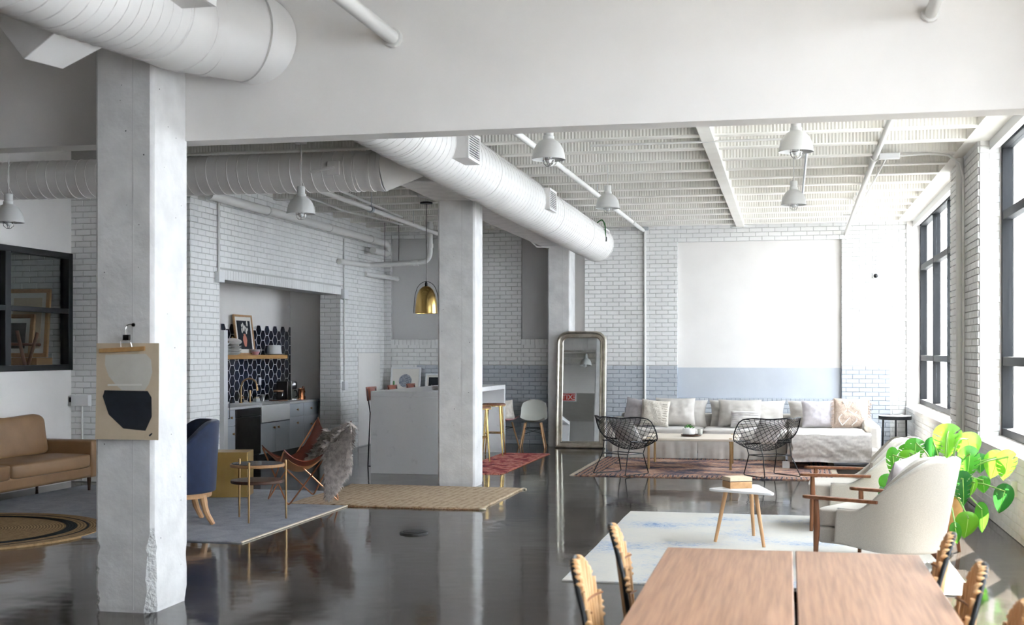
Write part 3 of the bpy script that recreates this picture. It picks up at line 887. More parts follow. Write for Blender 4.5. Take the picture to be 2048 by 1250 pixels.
# kitchen side
p = pipe('water_pipe', [(-6.98, 14.4, 3.57), (-6.98, 21.3, 3.56)] + elbow((-6.98, 21.3, 3.56), (-6.98, 21.5, 3.55), (-6.98, 21.5, 3.2), .1)[1:] + [(-6.98, 21.5, 3.42)] + elbow((-6.98, 21.5, 3.5), (-6.98, 21.5, 3.38), (-6.98, 20.6, 3.38), .05)[2:] + [(-6.98, 20.7, 3.38)], .06, 'thick white pipe high along the kitchen brick wall with a return bend')
for y in (16.2, 18.6, 20.6): coupling(p, (-6.98, y, 3.565), (0, 1, 0), .07, .06)
p = pipe('drain_pipe', [(-7.12, 19.4, 3.10), (-7.0, 20.4, 3.11)] + elbow((-7.0, 20.3, 3.11), (-7.0, 20.5, 3.11), (-6.4, 20.5, 3.13), .1)[1:] + elbow((-6.4, 20.5, 3.13), (-5.9, 20.5, 3.15), (-5.9, 20.5, 3.7), .18) + [(-5.9, 20.5, 3.86), (-5.9, 20.5, 4.1)], .045, 'white drain pipe stepping out from the kitchen wall and up to the ceiling')
coupling(p, (-6.15, 20.5, 3.14), (1, 0, .04), .055, .09); coupling(p, (-5.9, 20.5, 3.42), (0, 0, 1), .055, .07); coupling(p, (-5.9, 20.5, 3.75), (0, 0, 1), .055, .07)
rod(p, -6.7, 20.5, 3.12, 4.1, m='grille_dark'); rod(p, -6.45, 20.5, 3.12, 4.1, m='grille_dark')
pipe('drain_pipe', [(-7.15, 20.8, 2.98), (-6.95, 21.3, 2.96), (-6.9, 21.85, 2.95)], .04, 'short white pipe in the corner above the framed prints')
p = pipe('sprinkler_pipe', [(-5.58, 14.0, 3.60), (-5.7, 20.3, 3.60), (-5.71, 21.8, 3.60)], .032, 'white sprinkler pipe over the kitchen island')
for y in (15.0, 16.6, 18.6): rod(p, -5.62, y, 3.6, 4.12)
coupling(p, (-5.63, 16.6, 3.6), (0, 1, 0), .05, .08, 'galv')
p = pipe('sprinkler_pipe', [(-5.75, 15.7, 3.75), (-5.93, 19.0, 3.75)], .018, 'thin white pipe above the sprinkler pipe over the island')
pipe('conduit', [(-6.5, 14.0, 3.77), (-6.5, 17.0, 3.77), (-6.55, 18.0, 3.76), (-6.3, 20.2, 3.76)], .016, 'thin white conduit under the ceiling beside the kitchen wall', cat='conduit')
o = pipe('track_light', [(-4.95, 16.6, 3.77), (-4.75, 17.6, 3.77)], .014, 'thin rail under the ceiling beside the brass pendant', cat='rail')
# wall conduits in the kitchen
c1 = pipe('conduit', [(KX + .022, 15.03, 3.55), (KX + .022, 15.03, 2.62)], .016, 'painted conduit down the brick at the alcove corner', cat='conduit')
B(KX + .003, 14.95, 2.52, KX + .07, 15.11, 2.66).build('outlet_box', 'white_satin', c1, world=True, bevel=.006)
c1 = pipe('conduit', [(KX + .022, 19.72, 3.5), (KX + .022, 19.74, 1.1)], .014, 'painted conduit down the brick between alcove and doorway panel', cat='conduit')
B(KX + .003, 19.66, 1.0, KX + .06, 19.82, 1.14).build('outlet_box', 'white_satin', c1, world=True, bevel=.006)
B(KX + .003, 19.62, 2.50, KX + .07, 19.80, 2.66).build('outlet_box', 'white_satin', c1, world=True, bevel=.006)
c1 = pipe('conduit', [(-8.62, 14.25, .02), (-8.62, 14.25, .95)], .014, 'white conduit up the brick return beside the tan sofa', cat='conduit')
B(-8.74, 14.19, .95, -8.50, 14.27, 1.09).build('outlet_box', 'white_satin', c1, world=True, bevel=.006)
MB().box(-8.79 + .02, 14.2, 1.0, -8.745, 14.26, 1.06).build('plug', 'black_plastic', c1, world=True)
# conduit and strap by the column tops
pipe('conduit', [(-4.3, 17.5, 3.7), (-4.3, 20.5, 3.6), (-4.25, 21.0, 3.5), (-4.2, 21.2, 3.43), (-4.0, 21.3, 3.43)], .012, 'thin conduit under the concrete beam by the far column', cat='conduit')
o = pipe('power_cord', bez([(-2.98, 20.02, 3.70), (-2.9, 20.0, 3.74), (-2.86, 20.06, 3.66), (-2.85, 20.05, 3.52), (-2.845, 20.05, 3.46)], 6), .01, 'dark green power cord dangling over the last duct vent', m='leaf_dark', cat='cord', seg=6)
MB().tube([(-2.845, 20.05, 3.47), (-2.845, 20.05, 3.40)], .018, 8).build('plug', 'black_plastic', o, world=True)
# security camera
sc_ = empty('security_camera', (1.44, 21.89, 2.9), label='small round security camera on the white brick beside the window', cat='camera')
MB().lathe([(.055, 0), (.055, .02), (.045, .03)], 20, M=R(0, PI / 2)).build('base', 'white_satin', sc_, smooth=True)
MB().ell((0, -.045, 0), (.036, .036, .036)).build('dome', 'black_plastic', sc_, smooth=True)
MB().tube([(0, .0, .05), (0, -.01, .25), (.02, -.005, .42)], .004, 6).build('cable', 'galv', sc_)

# ---- industrial pendants ---------------------------------------------------------
def pendant(x, y, zr, ztop, label, straight=False):
    t = empty('pendant_lamp', (x, y, zr), label=label, cat='lamp', group='white industrial pendant lamps')
    r = .146
    prof = [(r, 0), (r * 1.0, .006), (r * .985, .012), (r * .96, .04), (r * .88, .085), (r * .74, .125), (r * .55, .155), (r * .36, .172), (.05, .178)]
    inn = [(q * .97, z - .002) for q, z in reversed(prof)]
    MB().lathe(prof + inn, 36, caps=False).build('shade', 'lamp_white', t, smooth=True, angle=60)
    MB().lathe([(.05, .172), (.05, .20), (.042, .205), (.042, .27), (.036, .278), (.01, .282)], 24).build('socket_housing', 'lamp_white', t, smooth=True, angle=35)
    MB().lathe([(.001, -.035), (.018, -.03), (.03, -.01), (.032, .015), (.024, .05), (.016, .08), (.016, .12)], 18).build('bulb', 'white_gloss', t, smooth=True)
    cg = t
    for k in range(4):
        a = k * PI / 2 + .4
        MB().tube([(.045 * math.cos(a), .045 * math.sin(a), .10), (.05 * math.cos(a), .05 * math.sin(a), .0), (.045 * math.cos(a), .045 * math.sin(a), -.035), (.02 * math.cos(a), .02 * math.sin(a), -.058), (0, 0, -.06)], .0032, 6).build('cage_bar', 'chrome', t, smooth=True)
    MB().tube([(.052 * math.cos(2 * PI * i / 20), .052 * math.sin(2 * PI * i / 20), -.005) for i in range(20)], .0032, 6, closed=True).build('cage_ring', 'chrome', t, smooth=True)
    MB().tube([(0, 0, .275), (0, 0, ztop - zr - .03)], .0055, 8).build('cord', 'lamp_white', t)
    MB().lathe([(.06, 0), (.06, .02), (.045, .022), (.045, .045)], 24, (0, 0, ztop - zr - .05)).build('canopy', 'lamp_white', t, smooth=True, angle=30)
    return t
pendant(-2.02, 10.72, 3.29, 4.1, 'white pendant lamp nearest the bulkhead beside the large round duct')
pendant(-2.12, 15.1, 3.36, 4.12, 'white pendant lamp on a long cord farther along the large round duct')
pendant(.07, 10.87, 3.31, 4.1, 'white pendant lamp just under the bulkhead toward the windows')
pendant(.07, 14.96, 3.33, 4.1, 'white pendant lamp below and beyond another, in front of the plaster panel')
pendant(-4.83, 12.05, 3.03, 3.79, 'white pendant lamp hanging before the ribbed branch duct and kitchen bricks')
pendant(-7.37, 10.88, 2.88, 3.79, 'white pendant lamp hanging above the tan sofa, cut by the picture edge')

# ---- brass dome pendant over the island ------------------------------------------
t = empty('brass_pendant', (-5.04, 17.32, 2.18), label='polished brass dome pendant with a wire loop over the kitchen island', cat='lamp')
pr = [(.165, 0), (.163, .02), (.158, .1), (.148, .19), (.13, .27), (.10, .335), (.06, .375), (.02, .39)]
MB().lathe(pr + [(q * .97, z - .003) for q, z in reversed(pr)], 40, caps=False).build('shade', 'brass', t, smooth=True, angle=60)
MB().tube(bez([(-.185, 0, 0), (-.182, 0, .12), (-.165, 0, .27), (-.11, 0, .40), (0, 0, .455), (.11, 0, .40), (.165, 0, .27), (.182, 0, .12), (.185, 0, 0)], 6), .0045, 6).build('wire_loop', 'black_metal', t, smooth=True)
MB().tube([(0, 0, .38), (0, 0, 1.58)], .005, 6).build('cord', 'black_metal', t)
MB().lathe([(.012, .38), (.02, .39), (.02, .43), (.008, .46)], 16).build('cap', 'black_metal', t, smooth=True)
MB().lathe([(.09, 1.565), (.09, 1.585), (.08, 1.59)], 24).build('canopy', 'black_metal', t, smooth=True, angle=30)
MB().ell((0, 0, .16), (.03, .03, .045)).build('bulb', 'white_gloss', t, smooth=True)
MB().tube([(0, 0, 1.58), (0, 0, 1.94)], .012, 8).build('ceiling_rod', 'pipe_white', t)
# exit sign on the back of the bulkhead (seen in the mirror)
ex = empty('exit_sign', (-5.95, 7.80, 2.76), label='red exit sign under the bulkhead, seen in the mirror', cat='sign')
B(-.2, -.03, 0, .2, .03, .24).build('housing', 'white_satin', ex, bevel=.006)
B(-.18, .03, .02, .18, .034, .22).build('face', 'red_sign', ex)
fc = bpy.data.curves.new('lettering', 'FONT'); fc.body = 'EXIT'; fc.size = .2; fc.align_x = 'CENTER'; fc.extrude = .002
fo = bpy.data.objects.new('lettering', fc); fme = bpy.data.meshes.new_from_object(fo); bpy.data.objects.remove(fo); fme.materials.clear(); fme.materials.append(MATS['white_gloss'])
link('lettering', fme, ex, (0, .036, .05), (PI / 2, 0, PI))
MB().tube([(0, 0, .24), (0, 0, .26)], .02, 10).build('bracket', 'white_satin', ex)

c1 = pipe('conduit', [(1.918, 13.6, .46), (1.918, 11.9, .46), (1.918, 11.62, .45)], .012, 'thin white conduit low on the window wall by the monstera', cat='conduit')
B(1.87, 11.45, .38, 1.925, 11.62, .52).build('outlet_box', 'white_satin', c1, world=True, bevel=.006)
# ================================================================== KITCHEN
CF, CB = -7.67, -8.26          # cabinet front / back
def knob(par, y, z):
    MB().lathe([(.008, 0), (.008, .014), (.017, .018), (.017, .03), (.010, .034)], 14, M=T(CF + .018, y, z) @ R(0, 0, PI / 2)).build('knob', 'brass_satin', par, smooth=True, world=True, angle=35)
def unit(y0, y1, fronts, label):
    top_ = .55 if 'sink' in label and 'under' in label else .81
    t = empty('base_cabinet', ((CF + CB) / 2, (y0 + y1) / 2, 0), label=label, cat='cabinet', group='pale blue kitchen base cabinets')
    B(CB, y0, .10, CF - .001, y1, top_).build('carcass', 'cabinet_blue', t, world=True)
    B(CB, y0, 0, CF - .06, y1, .10).build('plinth', 'grille_dark', t, world=True)
    for nm, a, b, c, d, ks in fronts:
        o = B(CF, a + .003, c + .003, CF + .02, b - .003, d - .003).build(nm, 'cabinet_blue', t, world=True, bevel=.002)
        for (ky, kz) in ks: knob(o, ky, kz)
    return t
unit(16.33, 16.62, [('drawer', 16.33, 16.62, .58, .81, [(16.47, .70)]), ('door', 16.33, 16.62, .11, .58, [(16.53, .47)])], 'narrow pale blue base cabinet between dishwasher and white end panel')
unit(17.5, 18.62, [('door', 17.5, 18.06, .11, .56, [(17.98, .48)]), ('door', 18.06, 18.62, .11, .56, [(18.14, .48)])], 'pale blue double-door cabinet under the farmhouse sink')
unit(18.62, 19.2, [('drawer', 18.62, 19.2, .60, .81, [(18.91, .71)]), ('door', 18.62, 19.2, .11, .60, [(18.91, .5)])], 'pale blue cabinet with one drawer beside the sink')
unit(19.2, 19.85, [('drawer', 19.2, 19.85, .60, .81, [(19.5, .71)]), ('drawer', 19.2, 19.85, .11, .60, [(19.5, .45)])], 'pale blue drawer cabinet at the dark end of the alcove')
dw = empty('dishwasher', ((CF + CB) / 2, 17.06, 0), label='dark stainless dishwasher between the pale blue cabinets', cat='dishwasher')
B(CB, 16.63, .10, CF, 17.49, .81).build('body', 'black_plastic', dw, world=True)
d_ = B(CF, 16.64, .12, CF + .03, 17.48, .68).build('door', 'steel_dark', dw, world=True, bevel=.004)
p_ = B(CF, 16.64, .685, CF + .035, 17.48, .80).build('control_panel', 'black_plastic', dw, world=True, bevel=.008)
B(CF + .03, 16.75, .70, CF + .05, 17.37, .715).build('handle_lip', 'black_plastic', p_, world=True)
sk = empty('farmhouse_sink', (-7.95, 18.06, .56), label='white apron-front farmhouse sink', cat='sink')
mb = MB().box(CF - .02, 17.52, .57, CF + .035, 18.60, .83).box(-8.12, 17.52, .57, -8.10, 18.60, .83).box(-8.12, 17.52, .57, CF, 17.54, .83).box(-8.12, 18.58, .57, CF, 18.60, .83).box(-8.12, 17.52, .565, CF, 18.60, .60)
mb.build('basin', 'sink_white', sk, world=True, bevel=.012, seg=3)
ct = MB().box(CB, 16.33, .81, CF + .03, 17.515, .845).box(CB, 18.605, .81, CF + .03, 19.88, .845).box(CB, 17.515, .81, -8.125, 18.605, .845).build('worktop', 'quartz', bevel=.003)
tag(ct, 'thin white stone worktop along the alcove', 'worktop')
ep = B(CB, 16.17, 0, CF + .06, 16.29, 1.93).build('end_panel', 'white_satin', bevel=.004); tag(ep, 'tall white end panel closing the cabinet run', 'panel')
MB().tube([(CF + .075, 16.27, .70), (CF + .095, 16.27, .70), (CF + .095, 16.27, .95), (CF + .075, 16.27, .95)], .006, 6).build('pull', 'black_metal', ep, world=True)

# hexagon backsplash: every tile its own piece
bs = B(CB - .009, 17.45, .845, CB + .002, 20.14, 1.98).build('backsplash', 'grout', origin=False)
tag(bs, 'navy hexagon tile backsplash with pale grout and a stepped top edge', 'backsplash', kind='thing')
cw, rh, g_ = .164, .158, .006
def hexpoly(cy, cz):
    a = cw * 2 / 3
    return [(cy + (a - .010) * x, cz + (rh / 2 - .004) * y * 1.0) for x, y in ((1, 0), (.5, 1), (-.5, 1), (-1, 0), (-.5, -1), (.5, -1))]
def clip(poly, ax, lim, keep_less):
    out = []
    for i in range(len(poly)):
        p, q = poly[i], poly[(i + 1) % len(poly)]
        ip = (p[ax] <= lim) if keep_less else (p[ax] >= lim); iq = (q[ax] <= lim) if keep_less else (q[ax] >= lim)
        if ip: out.append(p)
        if ip != iq:
            t = (lim - p[ax]) / (q[ax] - p[ax]); out.append((p[0] + (q[0] - p[0]) * t, p[1] + (q[1] - p[1]) * t))
    return out
hexme = None
for i in range(-1, 20):
    cy = 17.50 + i * cw
    for j in range(8):
        cz = .87 + j * rh + (rh / 2 if i % 2 else 0)
        if cz > 2.02: continue
        poly = hexpoly(cy, cz)
        full = min(p[0] for p in poly) > 17.45 and max(p[0] for p in poly) < 20.14 and min(p[1] for p in poly) > .85
        if full:
            if hexme is None:
                o = MB().prism([(p[0] - cy, p[1] - cz) for p in poly], 0, .003).build('tile', 'hex_navy', bs)
                # local prism axis z -> world x, so turn it upright
                o.data.transform(Matrix(((0, 0, 1, 0), (1, 0, 0, 0), (0, 1, 0, 0), (0, 0, 0, 1)))); hexme = o
            else:
                o = hexme.copy(); COL.objects.link(o)
            o.location = (CB, cy, cz)
        else:
            for ax, lim, kl in ((0, 17.455, False), (0, 20.135, True), (1, .85, False)):
                poly = clip(poly, ax, lim, kl) if poly else poly
            if len(poly) >= 3 and max(p[0] for p in poly) - min(p[0] for p in poly) > .02 and max(p[1] for p in poly) - min(p[1] for p in poly) > .02:
                o = MB().prism(poly, 0, .003).build('tile', 'hex_navy', bs)
                o.data.transform(Matrix(((0, 0, 1, CB), (1, 0, 0, 0), (0, 1, 0, 0), (0, 0, 0, 1))))
ol = B(CB + .003, 18.80, 1.10, CB + .019, 18.88, 1.22).build('wall_outlet', 'white_satin', bevel=.003); tag(ol, 'white outlet plate on the navy tiles above the kettle', 'outlet')
sh = B(CB + .004, 17.0, 1.52, -8.0, 19.38, 1.582).build('wall_shelf', 'shelf_oak', bevel=.003); tag(sh, 'thick floating oak shelf across the navy tiles', 'shelf')
SZ = 1.582
# crockery on the shelf
k = empty('plate_stack', (-8.12, 17.20, SZ), label='stack of white plates at the near end of the oak shelf', cat='plates')
for i in range(6):
    MB().lathe([(.07, 0), (.10, .006), (.125, .018), (.123, .021), (.095, .010), (.001, .006)], 28, (0, 0, i * .021)).build('plate', 'white_gloss', k, smooth=True)
MB().lathe([(.05, 0), (.09, .02), (.115, .05), (.112, .052), (.08, .024), (.001, .01)], 28, (0, 0, .13)).build('bowl', 'white_gloss', k, smooth=True)
k = empty('bowl_stack', (-8.10, 17.50, SZ), label='stack of cream bowls and dishes under the lidded tureen', cat='bowls')
for i in range(4):
    MB().lathe([(.06, 0), (.10, .015), (.135, .04), (.132, .043), (.09, .02), (.001, .01)], 28, (0, 0, i * .032)).build('bowl', 'linen_white', k, smooth=True)
k = empty('tureen', (-8.10, 17.50, SZ + .14), label='cream lidded tureen with gilt handles on the bowl stack', cat='tureen')
MB().lathe([(.05, 0), (.09, .012), (.13, .04), (.14, .062), (.135, .066)], 28).build('body', 'linen_white', k, smooth=True)
li = MB().lathe([(.136, .066), (.12, .085), (.07, .105), (.02, .113)], 28).build('lid', 'linen_white', k, smooth=True)
MB().ell((0, 0, .125), (.016, .016, .014)).build('knob', 'brass', li, smooth=True)
for s in (-1, 1):
    MB().tube(bez([(0, s * .13, .05), (0, s * .175, .06), (0, s * .175, .03), (0, s * .125, .03)], 5), .007, 6).build('handle', 'brass', k, smooth=True)
k = empty('pink_bowl', (-8.04, 18.20, SZ), label='small pale pink patterned bowl in front of the vase print', cat='bowl')
MB().lathe([(.035, 0), (.04, .005), (.065, .05), (.075, .085), (.071, .085), (.06, .05), (.001, .012)], 24).build('body', 'shell_pink', k, smooth=True)
MB().lathe([(.0665, .052), (.0765, .085), (.0745, .087)], 24, caps=False).build('band', 'pillow_lilac', k, smooth=True)
k = empty('cake_dish', (-8.08, 19.02, SZ), label='white domed dish on a plate at the far end of the oak shelf', cat='dish')
MB().lathe([(.10, 0), (.16, .015), (.165, .02), (.10, .012), (.001, .01)], 32).build('plate', 'white_gloss', k, smooth=True)
MB().lathe([(.12, .015), (.105, .15), (.098, .158), (.001, .16)], 32).build('cover', 'white_gloss', k, smooth=True, angle=35)
# framed vase print leaning on the shelf
def framed(name, loc, w, h, rz, tilt, label, fw=.03, fmat='oak', matw=.06, art='poster_ink', dpt=.03):
    t = empty(name, loc, rz, label=label, cat='framed print')
    M = R(0, tilt)
    for a in ((-w / 2, w / 2, 0, fw), (-w / 2, w / 2, h - fw, h), (-w / 2, -w / 2 + fw, fw, h - fw), (w / 2 - fw, w / 2, fw, h - fw)):
        MB().box(a[0], -dpt / 2, a[2], a[1], dpt / 2, a[3], M).build('frame_bar', fmat, t, bevel=.002)
    MB().box(-w / 2 + fw, -.004, fw, w / 2 - fw, .012, h - fw, M).build('mount', 'paper', t)
    a = MB().box(-w / 2 + fw + matw, -.006, fw + matw, w / 2 - fw - matw, -.004, h - fw - matw, M).build('print', art, t)
    return t, a, M
t, a, M = framed('vase_print', (-8.13, 18.06, SZ), .66, .62, PI / 2, -.12, 'framed print of a pink vase with white flowers on black')
def shp(par, poly, y, M, m, nm):
    n = len(poly)
    MB().add([(x, y, z) for x, z in poly] + [(x, y + .0015, z) for x, z in poly], [tuple(range(n - 1, -1, -1)), tuple(range(n, 2 * n))] + [(i, (i + 1) % n, n + (i + 1) % n, n + i) for i in range(n)], M).build(nm, m, par)
va = [(-.03, .13), (.03, .13), (.05, .17), (.075, .23), (.06, .28), (.03, .305), (.045, .325), (-.045, .325), (-.03, .305), (-.06, .28), (-.075, .23), (-.05, .17)]
shp(a, va, -.0075, M, 'pink_art', 'vase_shape')
random.seed(11)
for i in range(11):
    cx, cz, r = random.uniform(-.13, .13), random.uniform(.34, .49), random.uniform(.02, .04)
    shp(a, [(cx + r * math.cos(q * PI / 3 + i) * random.uniform(.6, 1.1), cz + r * 1.3 * math.sin(q * PI / 3 + i)) for q in range(6)], -.0076 - i * .0001, M, 'paper', 'flower_shape')
# sink tap and counter things
t = empty('kitchen_tap', (-8.17, 17.95, .845), label='brass gooseneck kitchen tap', cat='tap')
MB().lathe([(.028, 0), (.028, .01), (.02, .015)], 18).build('base', 'brass_satin', t, smooth=True, angle=35)
MB().tube([(0, 0, 0), (0, 0, .24)] + bez([(0, 0, .24), (.03, .01, .33), (.12, .04, .375), (.21, .06, .33), (.235, .065, .22)], 6), .013, 12).build('spout', 'brass_satin', t, smooth=True)
MB().tube([(.235, .065, .24), (.237, .066, .19)], .017, 12).build('spray_head', 'brass_satin', t, smooth=True)
MB().tube([(0, 0, .06), (.0, .07, .075), (0, .09, .10)], .008, 8).build('lever', 'brass_satin', t, smooth=True)
t = empty('soap_tap', (-8.17, 18.28, .845), label='short brass side sprayer next to the gooseneck tap', cat='tap')
MB().lathe([(.022, 0), (.022, .01), (.013, .016), (.015, .1), (.018, .18), (.012, .19)], 16).build('body', 'brass_satin', t, smooth=True)
t = empty('dish_rack', (-8.02, 18.24, .845), label='glass jar beside the short brass sprayer', cat='jar')
MB().lathe([(.05, 0), (.05, .05), (.035, .085), (.03, .10)], 18).build('body', 'clear_glass', t, smooth=True)
t = empty('soap_bottle', (-7.85, 16.72, .845), label='small dark bottle with gold label left of the sink', cat='bottle')
MB().lathe([(.028, 0), (.028, .09), (.012, .11), (.012, .135)], 16).build('body', 'black_plastic', t, smooth=True)
MB().lathe([(.0285, .015), (.0285, .065)], 16, caps=False).build('label_band', 'brass_satin', t, smooth=True)
t = empty('sponge_holder', (-8.18, 18.55, .845), label='small white holder with a pale sponge by the tap', cat='sponge')
B(-.03, -.07, 0, .03, .07, .05).build('holder', 'white_satin', t, bevel=.004); B(-.02, -.06, .05, .02, .06, .075).build('sponge', 'poster_tan', t, bevel=.006)
t = empty('steel_tumbler', (-8.15, 18.72, .845), label='steel tumbler beside the sponge holder', cat='cup')
MB().lathe([(.03, 0), (.036, .11), (.033, .11), (.028, .005), (.001, .005)], 18).build('body', 'chrome', t, smooth=True, angle=50)
t = empty('glass_kettle', (-7.98, 18.95, .845), label='round glass kettle with a wooden lid on a round board', cat='kettle')
MB().lathe([(.15, 0), (.15, .016)], 28).build('board', 'walnut', t, smooth=True, angle=30)
MB().lathe([(.08, .018), (.105, .04), (.11, .09), (.095, .14), (.075, .15)], 24).build('body', 'clear_glass', t, smooth=True)
MB().lathe([(.082, .15), (.082, .168), (.03, .175)], 24).build('lid', 'oak', t, smooth=True, angle=35)
MB().tube(bez([(.0, .09, .13), (0, .15, .15), (0, .155, .08), (0, .1, .05)], 5), .009, 8).build('handle', 'black_plastic', t, smooth=True)
MB().tube([(0, -.09, .08), (0, -.15, .13)], [.02, .012], 10).build('spout', 'clear_glass', t, smooth=True)
t = empty('coffee_grinder', (-8.02, 19.27, .845), label='tall dark steel canister left of the coffee maker', cat='canister')
B(-.1, -.08, 0, .1, .08, .31).build('body', 'steel_dark', t, bevel=.01); MB().tube([(.09, .085, .01), (.09, .085, .30)], .02, 10).build('edge_tube', 'chrome', t, smooth=True)
t = empty('coffee_maker', (-7.98, 19.53, .845), label='domed steel coffee maker with a glass carafe', cat='coffee maker')
MB().lathe([(.10, 0), (.10, .02), (.09, .025)], 24).build('base', 'chrome', t, smooth=True, angle=35)
B(-.11, -.05, .02, -.05, .05, .28).build('tower', 'steel', t, bevel=.01)
MB().lathe([(.06, .17), (.075, .19), (.08, .27), (.065, .30), (.001, .31)], 24).build('brew_head', 'steel', t, smooth=True, angle=50)
c_ = MB().lathe([(.07, .025), (.085, .05), (.08, .10), (.05, .14), (.055, .155)], 24).build('carafe', 'clear_glass', t, smooth=True)
MB().tube(bez([(.05, -.03, .15), (.10, -.06, .14), (.11, -.065, .06), (.08, -.045, .05)], 5), .009, 8).build('handle', 'black_plastic', c_, smooth=True)
t = empty('copper_pitcher', (-7.86, 19.63, .845), label='copper pitcher next to the coffee maker', cat='pitcher')
MB().lathe([(.055, 0), (.05, .08), (.052, .15), (.058, .18), (.054, .18), (.047, .1), (.001, .01)], 22).build('body', 'copper', t, smooth=True, angle=50)
MB().tube(bez([(.01, .05, .165), (.01, .095, .16), (.01, .095, .06), (.01, .05, .04)], 5), .007, 8).build('handle', 'copper', t, smooth=True)
t = empty('sauce_bottle', (-7.9, 19.80, .845), label='small bottle with blue and red label at the worktop end', cat='bottle')
MB().lathe([(.04, 0), (.04, .12), (.02, .17), (.018, .21)], 18).build('body', 'leather_cognac', t, smooth=True)
MB().lathe([(.041, .05), (.041, .11)], 18, caps=False).build('label_band', 'cabinet_blue', t, smooth=True)

# ---- island ------------------------------------------------------------------------
isl = empty('kitchen_island', (-4.97, 18.05, 0), label='white speckled stone waterfall kitchen island', cat='island')
B(-5.46, 16.10, 1.03, -4.48, 19.98, 1.10).build('top', 'quartz', isl, world=True, bevel=.004)
B(-5.46, 16.10, 0, -4.48, 16.17, 1.03).build('end_panel', 'quartz', isl, world=True, bevel=.003)
B(-5.46, 19.91, 0, -4.48, 19.98, 1.03).build('end_panel', 'quartz', isl, world=True, bevel=.003)
B(-5.40, 16.17, .08, -4.90, 19.91, 1.03).build('cabinet_body', 'white_satin', isl, world=True)
B(-5.36, 16.17, 0, -4.94, 19.91, .08).build('plinth', 'grille_dark', isl, world=True)
# gold bar stools
def gold_stool(x, y, rz, label):
    t = empty('gold_bar_stool', (x, y, .004), rz, label=label, cat='stool', group='gold bar stools at the island')
    MB().lathe([(.17, .78), (.185, .79), (.185, .81), (.17, .82), (.001, .822)], 28).build('seat', 'walnut_z', t, smooth=True, angle=35)
    MB().lathe([(.19, .775), (.19, .79), (.16, .79)], 28).build('seat_ring', 'brass', t, smooth=True, angle=35)
    pts = []
    for k_ in range(4):
        a = PI / 4 + k_ * PI / 2; c, s = math.cos(a), math.sin(a)
        MB().tube([(.15 * c, .15 * s, .80), (.19 * c, .19 * s, .36), (.225 * c, .225 * s, .0)], [.017, .014, .010], 10).build('leg', 'brass', t, smooth=True)
        pts.append((.19 * c, .19 * s, .36))
    for k_ in range(4):
        MB().tube([pts[k_], pts[(k_ + 1) % 4]], .008, 8).build('footrest', 'brass', t, smooth=True)
gold_stool(-4.47, 18.14, .25, 'brass bar stool nearer the column at the island')
gold_stool(-4.50, 19.25, .1, 'brass bar stool farther along the island by the back chairs')
# leather counter chairs on the kitchen side
def leather_stool(x, y, label):
    t = empty('leather_bar_chair', (x, y, .0), PI / 2, label=label, cat='stool', group='leather bar chairs on the kitchen side')
    for sx in (-1, 1):
        MB().tube([(sx * .2, -.2, .0), (sx * .2, .2, .0)], .009, 8).build('floor_bar', 'black_metal', t)
        MB().tube([(sx * .2, -.2, .0), (sx * .19, -.17, .76)], .009, 8).build('leg', 'black_metal', t)
        MB().tube([(sx * .2, .2, .0), (sx * .19, .17, .76), (sx * .19, .22, 1.10)], .009, 8).build('leg', 'black_metal', t)
    MB().tube([(-.19, -.185, .3), (.19, -.185, .3)], .009, 8).build('footrest', 'black_metal', t)
    MB().sheet(lambda u, v: (lerp(-.2, .2, u), lerp(-.18, .17, v), .75 - .025 * math.sin(PI * u)), 8, 6, .012).build('seat', 'leather_cognac', t, smooth=True)
    MB().sheet(lambda u, v: (lerp(-.22, .22, u), .20 + .05 * math.sin(PI * u) + .02 * v, lerp(.93, 1.125, v)), 10, 6, .014).build('backrest', 'leather_cognac', t, smooth=True)
leather_stool(-5.64, 17.3, 'brown leather bar chair at the near corner of the island')
leather_stool(-5.64, 18.3, 'brown leather bar chair second along the kitchen side of the island')
leather_stool(-5.64, 19.25, 'brown leather bar chair farthest along the kitchen side of the island')
t = empty('side_plate_stack', (-4.72, 16.9, 1.10), label='short stack of dishes on the island beside the column', cat='dishes')
for i in range(3): MB().lathe([(.08, 0), (.12, .012), (.118, .016), (.07, .008), (.001, .006)], 24, (0, 0, i * .02)).build('plate', 'linen', t, smooth=True)
# console with leaning prints on the back wall
cs = empty('console', (-6.3, 21.65, 0), label='low white console under the leaning prints at the back wall', cat='console')
B(-7.05, 21.42, .80, -5.6, 21.88, .845).build('top', 'white_satin', cs, world=True, bevel=.003)
for x in (-7.0, -5.65):
    for y in (21.46, 21.84): B(x - .02, y - .02, 0, x + .02, y + .02, .80).build('leg', 'white_satin', cs, world=True)
t, a, M = framed('circle_print', (-6.72, 21.68, .848), .56, .52, 0, -.25, 'white framed print of a speckled dark circle', fw=.03, fmat='white_satin', matw=.0, art='paper')
shp(a, [(.12 * math.cos(q * PI / 14), .27 + .12 * math.sin(q * PI / 14)) for q in range(28)], -.0078, M, 'grey_print', 'circle_shape')
t, a, M = framed('leaf_print', (-6.17, 21.70, .848), .36, .40, 0, -.22, 'small white framed print of pale leaves on black', fw=.03, fmat='white_satin', matw=.035, art='poster_ink')
shp(a, [(-.06, .08), (-.035, .10), (-.03, .16), (-.055, .2), (-.075, .13)], -.0078, M, 'poster_pale', 'leaf_shape')
shp(a, [(.0, .075), (.05, .09), (.06, .15), (.03, .19), (.0, .12)], -.0079, M, 'green_print', 'leaf_shape')
t = empty('green_bottle', (-6.85, 21.48, .845), label='green glass bottle in front of the circle print', cat='bottle')
MB().lathe([(.035, 0), (.036, .14), (.015, .2), (.013, .27)], 16).build('body', 'green_glass', t, smooth=True)
t = empty('wire_basket', (-6.52, 21.52, .845), label='small black wire basket in front of the circle print', cat='basket')
